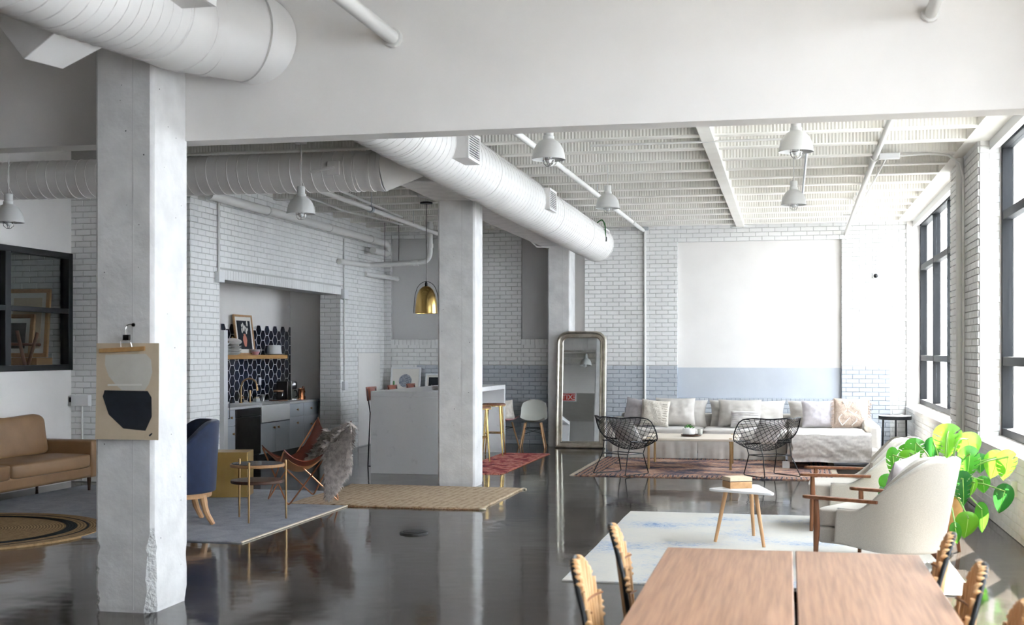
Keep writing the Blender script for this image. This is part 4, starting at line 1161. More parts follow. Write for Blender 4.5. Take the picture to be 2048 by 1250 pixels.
for z, r in ((0, .07), (.10, .13)): MB().tube([(r * math.cos(q * PI / 8), r * .7 * math.sin(q * PI / 8), z + .004) for q in range(16)], .004, 6, closed=True).build('ring', 'black_metal', t)
for q in range(8): MB().tube([(.07 * math.cos(q * PI / 4), .049 * math.sin(q * PI / 4), .004), (.13 * math.cos(q * PI / 4), .091 * math.sin(q * PI / 4), .104)], .003, 6).build('rib', 'black_metal', t)
# ================================================================== OFFICE CORNER, SEATING BY THE NEAR COLUMN
# things standing in the office behind the black window
def office_frame(x, y, z, w, h, rz, tilt, label, inner):
    framed('leaning_print', (x, y, z), w, h, rz, tilt, label, fw=.05, fmat='oak', matw=.06, art=inner, dpt=.04)
tb = empty('office_table', (-9.6, 13.75, 0), label='wooden work table behind the office glass', cat='table')
B(-10.9, 13.35, 1.38, -9.0, 14.2, 1.42).build('top', 'oak', tb, world=True)
for x, y in ((-10.85, 13.4), (-10.85, 14.15), (-9.05, 13.4), (-9.05, 14.15)): B(x - .03, y - .03, 0, x + .03, y + .03, 1.38).build('leg', 'oak', tb, world=True)
office_frame(-9.32, 14.10, 1.56, .62, .86, 0, -.1, 'tall pale wood frame leaning on the office bricks', 'poster_tan')
office_frame(-9.40, 13.97, 1.56, .52, .54, 0, -.14, 'lower dark print in a pale frame behind the office glass', 'steel_dark')
st = empty('folding_easel', (-9.06, 13.72, 1.425), label='folding wooden easel stand behind the office glass', cat='easel')
MB().tube([(0, 0, 0), (-.13, .02, .46)], .022, 8).build('leg', 'walnut_z', st); MB().tube([(0, .03, 0), (.13, .05, .44)], .022, 8).build('leg', 'walnut_z', st)
MB().tube([(-.3, .04, .30), (.16, .06, .29)], .018, 8).build('cross_bar', 'walnut_z', st)
st = copy_tree(st); st.location = (-9.62, 13.6, 1.425); st['label'] = 'second folding wooden easel stand at the picture edge behind office glass'
wt = B(-9.85, 13.86, 1.42, -9.0, 14.2, 1.555).build('storage_box', 'oak', bevel=.004); tag(wt, 'pale wooden box supporting the leaning frames in the office', 'box')

# cushions and pillows
def pillow_mb(w, h, t, seed=0, wr=.012, n=18, M=None):
    mb = MB()
    for sgn in (1, -1):
        def fn(u, v):
            a, b = u * 2 - 1, v * 2 - 1
            e = max(0, (1 - abs(a) ** 2.6)) ** .55 * max(0, (1 - abs(b) ** 2.6)) ** .55
            x = w / 2 * a * (1 - .07 * (1 - b * b)); z = h / 2 * b * (1 - .07 * (1 - a * a))
            y = sgn * (t / 2 * e + wr * e * n1(a * 3 + seed, b * 3, seed * 1.7 + sgn) + wr * .6 * e * n1(a * 8 + seed, b * 8, sgn))
            return (x, y, z + h / 2)
        g = MB().grid(fn, n, n)
        if sgn > 0: g.f = [tuple(reversed(q)) for q in g.f]
        mb.add(g.v, g.f, M)
    return mb
def cushion_mb(x0, x1, y0, y1, z0, z1, puff=.02, e=.26, seed=0., M=None, wr=.008):
    cx, cy, cz = (x0 + x1) / 2, (y0 + y1) / 2, (z0 + z1) / 2
    rx, ry, rz_ = (x1 - x0) / 2, (y1 - y0) / 2, (z1 - z0) / 2
    def fn(u, v):
        a = 2 * PI * u; b = PI * (v - .5)
        pw = lambda q: math.copysign(abs(q) ** e, q)
        x, y, z = pw(math.cos(b)) * pw(math.cos(a)), pw(math.cos(b)) * pw(math.sin(a)), pw(math.sin(b))
        bul = 1 + puff / rz_ * (1 - min(1, abs(x)) ** 2) * (1 - min(1, abs(y)) ** 2)
        q = wr * n1(x * 2.3 + seed, y * 2.3, z + seed)
        return (cx + rx * x + q, cy + ry * y + q, cz + rz_ * z * bul + q)
    return MB().grid(fn, 44, 22, cu=True, M=M)

# tan leather sofa along the office wall
sf = empty('leather_sofa', (-8.31, 12.0, 0), label='tan leather sofa against the office wall', cat='sofa')
B(-8.74, 10.6, .17, -7.90, 13.42, .31).build('base', 'leather_tan', sf, world=True, bevel=.03, seg=3)
for y0, y1, sd in ((10.65, 11.70, 1), (11.71, 13.24, 2)):
    o = cushion_mb(-8.45, -7.86, y0, y1, .29, .45, .02, .2, sd).build('seat_cushion', 'leather_tan', sf, smooth=True, world=True, angle=180)
for y0, y1, sd in ((10.65, 11.93, 3), (11.95, 13.23, 4)):
    M = T(-8.52, (y0 + y1) / 2, .43) @ R(0, 0, -.16)
    cushion_mb(-.13, .13, -(y1 - y0) / 2, (y1 - y0) / 2, 0, .46, .0, .24, sd, M=M, wr=.02).build('back_cushion', 'leather_tan', sf, smooth=True, world=True, angle=180)
B(-8.76, 13.24, .17, -7.88, 13.44, .60).build('arm', 'leather_tan', sf, world=True, bevel=.025, seg=3)
B(-8.77, 10.6, .17, -8.62, 13.42, .72).build('back_frame', 'leather_tan', sf, world=True, bevel=.03, seg=3)
for x, y in ((-7.98, 13.34), (-8.66, 13.34), (-7.98, 10.8), (-8.66, 10.8)):
    MB().tube([(x, y, .17), (x, y, 0)], [.025, .015], 10).build('leg', 'dark_walnut', sf, world=True, smooth=True)

# rugs
def rug(name, x0, x1, y0, y1, m, label, th=.010, rz=0., z=0.0005, border=None, bw=.1, wob=.008, nx=24, ny=24):
    cx, cy = (x0 + x1) / 2, (y0 + y1) / 2; w, d = x1 - x0, y1 - y0
    t = MB()
    def fn(u, v):
        ex = wob * n1(v * 9, cx * 3.1) * (1 if u in (0, 1) else 0); ey = wob * n1(u * 9, cy * 2.3) * (1 if v in (0, 1) else 0)
        return (w * (u - .5) + ex, d * (v - .5) + ey, th / 2 + .0015 * n1(u * 8, v * 8))
    t.sheet(fn, nx, ny, th)
    o = t.build(name, m, smooth=True, origin=False)
    o.location = (cx, cy, z); o.rotation_euler = (0, 0, rz)
    tag(o, label, 'rug')
    return o
g = rug('grey_rug', -8.35, -4.53, 9.96, 13.85, 'rug_grey', 'large grey flat-woven rug under the blue chair and tan sofa')
B(-4.538 + 6.44, -1.945, .002, -4.52 + 6.44, 1.945, .014).build('bound_edge', 'fringe', g)
rr = empty('round_rug', (-7.3, 10.0, .0005), label='round braided jute rug with a dark ring', cat='rug')
prev = 0.
for r0, r1, m in ((0, .93, 'braid_jute'), (.93, 1.03, 'braid_dark'), (1.03, 1.115, 'braid_jute'), (1.115, 1.135, 'braid_dark'), (1.135, 1.27, 'braid_jute')):
    MB().lathe([(max(r0, .001), 0), (max(r0, .001), .018), ((r0 + r1) / 2, .021), (r1, .018), (r1, 0)], 96).build('braided_ring', m, rr, smooth=True)
j = rug('jute_rug', -5.17, -3.07, 12.58, 14.58, 'rug_jute', 'flat jute rug with dark flecks in front of the middle column', rz=-.01, wob=.02, z=.0005, th=.02)
random.seed(5)
mb = MB()
for s in (-1, 1):
    for i in range(120):
        x = -1.04 + 2.08 * i / 119
        mb.tube([(x, s * .985, .006), (x + random.uniform(-.01, .01), s * (1.02 + random.uniform(0, .015)), .003)], .004, 4)
o = mb.build('edge_stitch', 'rattan_dark', j); o['kind'] = 'stuff'
for sx, sy in ((1, 1), (1, -1), (-1, 1), (-1, -1)):
    MB().tube(bez([(sx * 1.03, sy * .98, .006), (sx * 1.07, sy * 1.0, .012), (sx * 1.10, sy * .98, .006)], 4), .012, 6).build('corner_tassel', 'fringe', j, smooth=True)
# floor outlet cover
fo_ = empty('floor_outlet', (-3.27, 10.84, 0), label='black oval cover on the bare concrete floor', cat='floor outlet')
MB().lathe([(.13, 0), (.125, .012), (.10, .016)], 28, M=Matrix.Diagonal((1, 1.05, 1, 1))).build('ring', 'iron_cover', fo_, smooth=True)
MB().lathe([(.10, .012), (.098, .02), (.001, .022)], 28).build('lid', 'rubber', fo_, smooth=True)

# blue velvet barrel chair
bc = empty('blue_velvet_chair', (-5.66, 10.95, .011), math.atan2(-.6, -.8) + PI / 2, label='navy velvet barrel chair with pale wooden legs, half behind the near column', cat='chair')
# local: faces -Y ; back at +Y
def barrel(u, v, off=0.):
    a = lerp(-PI * 1.12 / 2, PI * 1.12 / 2, u)
    r = .36 + off
    x = r * math.sin(a) * 1.02; y = r * math.cos(a) - .02
    if abs(a) > PI / 2: y -= 0
    back = sm((math.cos(a) + .15) / 1.0)
    zt = lerp(.74, .97, back)
    k = 1 + .10 * v
    return (x * k, y * k, lerp(.30, zt, v))
MB().sheet(lambda u, v: barrel(u, v), 28, 10, .085).build('shell', 'velvet_blue', bc, smooth=True, bevel=.02, seg=3)
cushion_mb(-.31, .31, -.34, .27, .30, .49, .02, .3, 8).build('seat_cushion', 'velvet_blue', bc, smooth=True, angle=180)
MB().lathe([(.36, .25), (.365, .26), (.365, .30), (.30, .305)], 36, (0, -.02, 0)).build('rail', 'beech', bc, smooth=True, angle=35)
for sx in (-1, 1):
    MB().tube(bez([(sx * .24, .22, .27), (sx * .25, .25, .12), (sx * .275, .31, 0)], 5), [.035] * 3 + [.03] * 3 + [.026] * 3 + [.024, .022], 8).build('leg', 'beech', bc, smooth=True)
    MB().tube([(sx * .25, -.25, .27), (sx * .255, -.265, 0)], [.034, .022], 8).build('leg', 'beech', bc, smooth=True)

# brass cube
gc = empty('brass_cube_table', (-6.12, 13.2, .011), .26, label='solid brushed brass cube side table', cat='side table')
B(-.21, -.21, 0, .21, .21, .50).build('body', 'gold_cube', gc, bevel=.004)
# two-tier round side table
tt = empty('two_tier_table', (-4.99, 11.34, .011), 0, label='two-tier round side table with slim brass legs', cat='side table')
MB().lathe([(.255, .51), (.26, .515), (.26, .535), (.255, .54), (.001, .54)], 48).build('rim', 'oak', tt, smooth=True, angle=35)
MB().lathe([(.245, .5405), (.245, .545), (.001, .545)], 48).build('top', 'marble_dark', tt, smooth=True, angle=35)
MB().lathe([(.25, .355), (.255, .36), (.255, .38), (.25, .385), (.001, .385)], 48).build('shelf', 'dark_walnut', tt, smooth=True, angle=35)
for x, y in ((.03, -.265), (.235, .13), (-.24, .12)):
    MB().tube([(x, y, .57), (x * 1.02, y * 1.02, 0)], [.012, .009], 10).build('leg', 'brass_satin', tt, smooth=True)
# butterfly chair
bf = empty('butterfly_chair', (-5.12, 12.8, .013), 0, label='cognac leather butterfly chair on a copper rod frame', cat='chair')
fw_ = Vector((-.80, -.60, 0)); sd_ = Vector((.60, -.80, 0))    # forward, its left-hand side toward the viewer
def L3(f, s, z): return fw_ * f + sd_ * s + Vector((0, 0, z))
tips = {'FL': Vector((-.33, -.96 + .1, .60)), 'FR': Vector((-.33, 0, .60))}
B0 = Vector((-5.12, 12.8, 0))
tips = {'FR': Vector((-5.46, 12.52, .61)), 'FL': Vector((-5.00, 12.02, .61)), 'BR': Vector((-5.02, 13.02, .89)), 'BL': Vector((-4.40, 12.36, .89))}
tips = {k_: v_ - B0 for k_, v_ in tips.items()}
feet = {'FL': Vector((-5.07, 12.30, .01)), 'FR': Vector((-5.49, 12.75, .01)), 'BL': Vector((-4.70, 12.80, .01)), 'BR': Vector((-5.18, 13.29, .01))}
feet = {k_: v_ - B0 for k_, v_ in feet.items()}
def loop(seq):
    out = []
    n = len(seq)
    for i in range(n):
        out += elbow(seq[i - 1], seq[i], seq[(i + 1) % n], .05, 5)
    return out
MB().tube(loop([feet['FL'], tips['BL'], feet['BR'], tips['FR']]), .0085, 8, closed=True).build('frame_loop', 'copper_rod', bf, smooth=True)
MB().tube(loop([feet['FR'], tips['BR'], feet['BL'], tips['FL']]), .0085, 8, closed=True).build('frame_loop', 'copper_rod', bf, smooth=True)
def sling(u, v):
    # u across (right tip to left tip), v front to back: a saddle hung from the four tips
    a, b = u * 2 - 1, v * 2 - 1
    pa = a * (1 - .22 * (1 - b * b)); pb = b * (1 - .16 * (1 - a * a))
    uu, vv = (pa + 1) / 2, (pb + 1) / 2
    fr = tips['FR'].lerp(tips['FL'], uu); bk = tips['BR'].lerp(tips['BL'], uu)
    p = fr.lerp(bk, vv)
    # rounded ears round each tip
    p.z -= .13 * (1 - a * a) + .25 * (1 - b * b) - .01
    return p
MB().sheet(sling, 30, 30, .010).build('sling', 'leather_cognac', bf, smooth=True)
MB().sheet(lambda u, v: sling(lerp(.12, .88, u), lerp(.08, .92, v)) - Vector((0, 0, .010)), 24, 24, .004).build('sling_lining', 'leather_raw', bf, smooth=True)
# sheepskin thrown over its back
sk = empty('sheepskin', (-5.0, 12.72, .55), label='shaggy grey-brown sheepskin thrown over the butterfly chair', cat='sheepskin')
def skin(u, v):
    """lies up the back of the sling and spills over its near side, down toward the floor"""
    a = u * 2 - 1
    wob = .03 * n1(v * 5, a * 2)
    if v < .5:
        t_ = v / .5
        p = sling(lerp(.42, 1.0, t_) , .80 + .20 * a * (1 - .2 * t_) + wob)
        return p + Vector((0, 0, .04))
    t_ = (v - .5) / .5
    e = sling(1.0, .80 + .20 * a * .8)
    out = Vector((.55, -.83, 0))
    wd = 1 - .25 * t_
    m_ = sling(1.0, .80)
    e = m_ + (e - m_) * wd
    return e + out * (.05 + .05 * math.sin(PI * t_)) + Vector((.02 * a, 0, .045 - (.46 - .05 * a) * t_ + wob))
hide = MB().sheet(skin, 18, 30, .02).build('hide', 'sheepskin', sk, smooth=True)
hide.location = bf.location - sk.location
random.seed(21)
mb = MB()
for i in range(7000):
    u, v = random.random(), random.random()
    p = Vector(skin(u, v)); e = .02
    du = Vector(skin(min(1, u + e), v)) - Vector(skin(max(0, u - e), v)); dv = Vector(skin(u, min(1, v + e))) - Vector(skin(u, max(0, v - e)))
    nn = du.cross(dv).normalized()
    for sgn in ((1,) if v < .5 else (1, -1)):
        n_ = nn * sgn
        if v < .5 and n_.z < 0: n_ = -n_
        tip = p + n_ * random.uniform(.03, .06) + Vector((random.uniform(-.04, .04), random.uniform(-.04, .04), random.uniform(-.09, .0)))
        mid = p.lerp(tip, .5) + n_ * .014
        s_ = dv.cross(n_).normalized() * random.uniform(.005, .011)
        mb.add([p - s_, p + s_, mid + s_ * .8, mid - s_ * .8, tip], [(0, 1, 2, 3), (3, 2, 4)])
o = mb.build('wool', 'sheepskin', sk, smooth=True); o['kind'] = 'stuff'; o.location = bf.location - sk.location

# poster hanging on the near column
po = empty('hanging_poster', (-4.0, 7.14, 1.08), label='tan abstract poster with a dark faceted shape hung on the near column', cat='poster')
MB().sheet(lambda u, v: (lerp(-.215, .215, u), -.012 - .006 * math.sin(PI * u) - .012 * (1 - v) ** 2 + .004 * math.sin(3 * u + 2 * v), lerp(0, .598, v)), 12, 14, .0015).build('paper_sheet', 'poster_tan', po, smooth=True)
pt = po.children[0]
def ppoly(px, m, nm, y):
    # poster picture coordinates (fractions from its top left) to the sheet
    poly = [(lerp(-.215, .215, a), .598 * (1 - b)) for a, b in px]
    n = len(poly)
    fy = lambda x, z: -.012 - .006 * math.sin(PI * (x + .215) / .43) - .012 * (1 - z / .598) ** 2 + .004 * math.sin(3 * (x + .215) / .43 + 2 * z / .598) - y
    bm = bmesh.new()
    vs = [bm.verts.new((x, 0, z)) for x, z in poly]
    bm.faces.new(vs)
    bmesh.ops.triangulate(bm, faces=bm.faces[:])
    bmesh.ops.subdivide_edges(bm, edges=bm.edges[:], cuts=3, use_grid_fill=True)
    for q in bm.verts: q.co.y = fy(q.co.x, q.co.z)
    bmesh.ops.recalc_face_normals(bm, faces=bm.faces[:])
    me = bpy.data.meshes.new(nm); bm.to_mesh(me); bm.free(); me.materials.append(MATS[m])
    link(nm, me, pt)
ppoly([(.15, .12), (.8, .11), (.88, .17), (.9, .3), (.85, .42), (.78, .49), (.42, .49), (.32, .43), (.2, .34), (.14, .22)], 'poster_pale', 'pale_shape', .0022)
ppoly([(.19, .425), (.74, .42), (.74, .44), (.19, .445)], 'paper', 'white_bar', .0034)
ppoly([(.14, .49), (.83, .495), (.89, .56), (.895, .76), (.80, .905), (.45, .885), (.21, .74), (.11, .555)], 'poster_ink', 'dark_shape', .0028)
ppoly([(.85, .95), (.90, .925), (.91, .935), (.87, .965)], 'poster_ink', 'signature', .003)
B(-.16, -.034, .545, .15, -.014, .572).build('wooden_rail', 'shelf_oak', po, bevel=.002).rotation_euler = (0, -.045, 0)
cl = MB().tube([(-.035, -.03, .575), (-.035, -.036, .61), (0, -.03, .63), (.035, -.036, .60), (.04, -.03, .575)], .004, 6).build('clip_wire', 'chrome', po, smooth=True)
MB().box(-.018, -.04, .615, .022, -.018, .65).build('clip_jaw', 'black_metal', cl)
MB().tube(bez([(0, -.03, .64), (-.01, -.02, .68), (.0, -.012, .71), (.03, -.005, .715)], 5), .003, 6).build('hook_wire', 'chrome', po, smooth=True)
MB().lathe([(.012, 0), (.01, .01)], 10, M=T(.035, -.002, .712) @ R(0, PI / 2)).build('anchor', 'steel_dark', po)
# ================================================================== FAR LOUNGE
# mirror
mi = empty('floor_mirror', (-3.43, 21.10, 0), 0, label='tall silver framed mirror with a rounded top leaning by the column', cat='mirror')
TL = R(0, -.093)
def arch(w, h, r, n=8):
    pts = [(-w, 0), (w, 0)]
    for i in range(n + 1):
        a = PI / 2 * i / n; pts.append((w - r + r * math.cos(a), h - r + r * math.sin(a)))
    for i in range(n + 1):
        a = PI / 2 + PI / 2 * i / n; pts.append((-w + r + r * math.cos(a), h - r + r * math.sin(a)))
    return pts
def ring_mb(prof, w, h, r):
    """moulding swept round an arch; prof: (inset, depth toward the room)"""
    loops = []
    for ins, dp in prof:
        loops.append([Vector((x, -dp, z + ins)) for x, z in arch(w - ins, h - 2 * ins, max(.02, r - ins))])
    n = len(loops[0]); mb = MB(); v = [p for l in loops for p in l]
    f = [(k * n + i, k * n + (i + 1) % n, (k + 1) * n + (i + 1) % n, (k + 1) * n + i) for k in range(len(loops) - 1) for i in range(n)]
    return mb.add(v, f, TL)
mat('silver_leaf', 'c9c3b6', 'aea696', scale=9, rough=.3, metal=.85, bump=.15, bscale=60)
mat('mirror_glass', 'e8ecec', rough=.01, metal=1.)
ring_mb([(0, -.03), (0, .02), (.012, .035), (.03, .038), (.045, .026), (.05, .018), (.085, .014), (.09, .024), (.105, .024), (.115, .006), (.118, .0)], .43, 1.99, .2).build('frame', 'silver_leaf', mi, smooth=True, angle=30)
gp = arch(.43 - .112, 1.99 - .224, .09)
n = len(gp)
MB().add([(x, -.004, z + .112) for x, z in gp] + [(x, .01, z + .112) for x, z in gp], [tuple(range(n)), tuple(range(2 * n - 1, n - 1, -1))] + [((i + 1) % n, i, n + i, n + (i + 1) % n) for i in range(n)], TL).build('mirror_glass', 'mirror_glass', mi)
gp = arch(.42, 1.98, .2); n = len(gp)
MB().add([(x, .012, z) for x, z in gp] + [(x, .03, z) for x, z in gp], [tuple(range(n)), tuple(range(2 * n - 1, n - 1, -1))] + [((i + 1) % n, i, n + i, n + (i + 1) % n) for i in range(n)], TL).build('backing', 'walnut', mi)

# shell chairs
def shell_chair(x, y, rz, m, label):
    t = empty('shell_chair', (x, y, 0), rz, label=label, cat='chair', group='moulded shell chairs by the back wall')
    def sh_(u, v):   # local faces -Y
        a = u * 2 - 1
        if v < .45:
            s_ = v / .45; yy = lerp(-.22, .14, s_); z = .455 - .02 * math.sin(PI * s_) + .02 * (1 - s_) ** 3; w = lerp(.20, .235, s_)
            return (w * a, yy, z + .05 * abs(a) ** 3)
        s_ = (v - .45) / .55; ang = s_ * 1.0
        yy = .14 + .06 * math.sin(min(1, s_ * 3) * PI / 2) + .06 * s_; z = .44 + .37 * s_
        w = .235 * math.sqrt(max(.02, 1 - max(0, (s_ - .55) / .47) ** 2.6)) * (1 - .12 * s_)
        return (w * a, yy - .05 * abs(a) ** 2 * (1 - s_ * .5), z + .05 * abs(a) ** 3 * (1 - s_))
    MB().sheet(sh_, 16, 30, .01).build('shell', m, t, smooth=True)
    for sx in (-1, 1):
        for y0, y1 in ((-.12, -.21), (.10, .20)):
            MB().tube([(sx * .13, y0, .42), (sx * .21, y1, 0)], [.018, .011], 10).build('leg', 'beech', t, smooth=True)
        MB().tube([(sx * .15, -.14, .33), (-sx * .17, .14, .22)], .004, 6).build('brace_wire', 'black_metal', t)
    MB().tube([(-.15, -.14, .33), (.15, -.14, .33), (.15, .12, .33), (-.15, .12, .33)], .005, 6, closed=True).build('brace_ring', 'black_metal', t)
    return t
shell_chair(-4.24, 21.08, .12, 'shell_grey', 'grey-green moulded shell chair with wooden dowel legs beside the mirror')
pc = shell_chair(-4.82, 21.22, .95, 'shell_pink', 'pink moulded shell chair draped with fleece at the island end')
mb = pillow_mb(.34, .34, .07, 5, .02)
fl = mb.build('chair_fleece', 'sheepskin_cream', smooth=True, angle=180); fl.location = (-4.70, 21.16, .47); fl.rotation_euler = (-.2, 0, .95)
tag(fl, 'cream fleece on the back of the pink chair', 'fleece')

# red rug
r_ = rug('red_rug', -4.46, -3.72, 16.33, 19.75, 'rug_red', 'worn red patterned runner under the brass stools', wob=.03)
mb = MB(); random.seed(9)
for s in (-1, 1):
    for i in range(70):
        x = -.36 + .72 * i / 69; mb.tube([(x, s * 1.70, .006), (x + random.uniform(-.015, .015), s * (1.75 + random.uniform(0, .03)), .003)], .003, 4)
for i in range(200):
    y = -1.7 + 3.4 * i / 199; mb.tube([(.36, y, .006), (.385 + random.uniform(0, .02), y + random.uniform(-.015, .015), .003)], .003, 4)
o = mb.build('fringe', 'pink_art', r_); o['kind'] = 'stuff'
# persian rug
r_ = rug('persian_rug', -2.74, .58, 16.36, 19.35, 'rug_persian', 'faded rust and navy oriental rug under the coffee table', wob=.012)
w, d = 3.32, 2.99
bm_ = MB()
for a in ((-w / 2, -d / 2, w / 2, -d / 2 + .26), (-w / 2, d / 2 - .26, w / 2, d / 2), (-w / 2, -d / 2 + .26, -w / 2 + .3, d / 2 - .26), (w / 2 - .3, -d / 2 + .26, w / 2, d / 2 - .26)):
    bm_.box(a[0] + .01, a[1] + .01, .008, a[2] - .01, a[3] - .01, .0135)
bm_.build('border', 'rug_persian_border', r_)
mb = MB()
for s in (-1, 1):
    for i in range(160):
        y = -d / 2 + d * i / 159; mb.tube([(s * w / 2, y, .006), (s * (w / 2 + .05 + random.uniform(0, .03)), y + random.uniform(-.015, .015), .003)], .003, 4)
o = mb.build('fringe', 'fringe', r_); o['kind'] = 'stuff'

# sectional sofa
so = empty('sectional_sofa', (-.7, 19.5, .013), label='pale linen slipcovered sectional sofa with a chaise', cat='sofa')
def skirt(x0, x1, y, z0, z1, seed, dep=.02):
    def fn(u, v):
        f = (1 - v)
        return (lerp(x0, x1, u), y + dep * f * (n1(u * (x1 - x0) * 5, seed, v) + .5 * n1(u * (x1 - x0) * 14, seed + 4)) - .015 * f, lerp(z0, z1, v) + .006 * n1(u * 9, seed) * f)
    return MB().sheet(fn, 50, 10, .012)
def lb(n, x0, x1, y0, y1, z0, z1, m='linen_soft', bev=.04):
    return B(x0, y0, z0, x1, y1, z1).build(n, m, so, world=True, bevel=bev, seg=3)
lb('base', -2.6, .0, 19.2, 20.25, .10, .30); lb('base', .0, 1.22, 17.92, 20.25, .10, .30)
skirt(-2.62, -1.33, 19.17, .02, .31, 1., .035).build('skirt', 'linen_soft', so, smooth=True, world=True)
skirt(-1.32, -.03, 19.17, .02, .31, 5., .035).build('skirt', 'linen_soft', so, smooth=True, world=True)
lb('back_frame', -2.6, 1.25, 20.08, 20.3, .10, .66)
lb('arm', 1.08, 1.26, 18.1, 20.2, .10, .62, bev=.06); lb('arm', -2.72, -2.54, 19.2, 20.2, .10, .60, bev=.06)
for x0, x1, y0, sd in ((-2.54, -1.27, 19.14, 1.), (-1.26, .0, 19.14, 2.5), (.01, 1.10, 17.88, 4.)):
    cushion_mb(x0, x1, y0, 20.1, .29, .465, .015, .2, sd, wr=.014).build('seat_cushion', 'linen_soft', so, smooth=True, world=True, angle=180)
for x0, x1, sd in ((-2.46, -1.22, 1.), (-1.2, -.03, 2.), (.0, 1.24, 3.)):
    M = T((x0 + x1) / 2, 19.92, .42) @ R(0, -.16)
    pillow_mb(x1 - x0, .46, .32, sd, .03, 24, M).build('back_cushion', 'linen_soft', so, smooth=True, world=True, angle=180)
for x, y in ((-.02, 17.98), (1.15, 17.98)): B(x - .05, y - .05, 0, x + .05, y + .05, .1).build('foot', 'white_satin', so, world=True)
# throw over the chaise
def thr(u, v):
    x = lerp(.06, 1.12, u)
    if v < .52:
        t_ = v / .52; return (x, lerp(19.05, 17.84, t_), .502 + .006 * n1(u * 8, v * 8) - .012 * (t_ > .95))
    t_ = (v - .52) / .48
    return (x + .02 * n1(u * 4, t_ * 3), 17.81 - .025 * math.sin(PI * min(1, t_ * 1.2)) + .02 * n1(u * 9, t_ * 5 + 3) * t_ + .006 * n1(u * 30, t_ * 12), lerp(.485, .115, t_) + .015 * n1(u * 5, 2.))
o = MB().sheet(thr, 50, 50, .008).build('throw_blanket', 'throw_grey', smooth=True); tag(o, 'crinkled pale grey throw spread over the sofa chaise', 'blanket')
# scatter pillows: each its own thing
def pil(x, y, z, w, h, th, rz, tilt, m, label, seed, roll=0.):
    o = pillow_mb(w, h, th, seed, .016, 22).build('pillow', m, smooth=True, angle=180, origin=False)
    o.location = (x, y, z); o.rotation_euler = Euler((tilt, roll, rz)); tag(o, label, 'pillow', 'scatter pillows on the sectional sofa')
    return o
SEAT = .49
pil(-2.30, 19.55, SEAT, .50, .42, .16, -.35, -.22, 'pillow_lilac', 'lilac grey pillow at the mirror end of the sofa', 1.3, .12)
kp = pil(-2.0, 19.34, SEAT, .44, .42, .15, .12, -.3, 'knit_cream', 'cream knitted pillow with a raised stitched band', 2.1, .1)
pil(-1.70, 19.62, SEAT, .62, .44, .18, .05, -.25, 'linen_soft', 'large plain linen pillow behind the cream knitted pillow', 3.3)
pil(-.72, 19.62, SEAT, .66, .42, .17, -.03, -.25, 'linen_soft', 'plain linen pillow behind the striped lumbar pillow', 4.2)
lp = pil(-.62, 19.38, SEAT, .46, .26, .12, -.04, -.3, 'linen_white', 'small lumbar pillow with woven stripes', 5.7)
pil(.46, 19.50, SEAT, .50, .42, .17, .1, -.28, 'pillow_lilac', 'creased grey pillow leaning on the blush one', 6.4)
bp = pil(.92, 19.42, SEAT, .52, .46, .16, -.12, -.25, 'knit_blush', 'blush macrame pillow with diamond cords and tassels', 7.9)
for i in range(9): MB().tube([(.10 + .012 * (i % 2), -.065 + .001 * i, .06 + i * .036), (.17 + .012 * (i % 2), -.055, .06 + i * .036)], .008, 6).build('raised_stitch', 'knit_cream', kp, smooth=True)
for i in range(6): MB().tube([(-.20, -.035, .04 + i * .034), (-.1, -.058, .04 + i * .034), (.1, -.058, .04 + i * .034), (.20, -.035, .04 + i * .034)], .004, 6).build('woven_stripe', 'pillow_lilac', lp, smooth=True)
for pts in ([(-.12, .03), (-.17, .14), (-.06, .26), (.02, .40)], [(.02, .03), (.09, .13), (-.03, .26), (-.12, .40)], [(.02, .40), (.13, .26), (.17, .15)], [(-.12, .03), (-.02, .14), (.10, .26), (.06, .40)]):
    MB().tube(bez([(x, -.072 + .06 * (x * x + (z - .23) ** 2) * 4, z) for x, z in pts], 6), .008, 6).build('macrame_cord', 'linen_white', bp, smooth=True)
random.seed(4)
mb = MB()
for s in (-1, 1):
    for i in range(60):
        z = .02 + .42 * i / 59; mb.tube([(s * .24, 0, z), (s * (.265 + random.uniform(0, .035)), random.uniform(-.02, .02), z - random.uniform(.0, .05))], .004, 4)
o = mb.build('tassels', 'knit_blush', bp); o['kind'] = 'stuff'

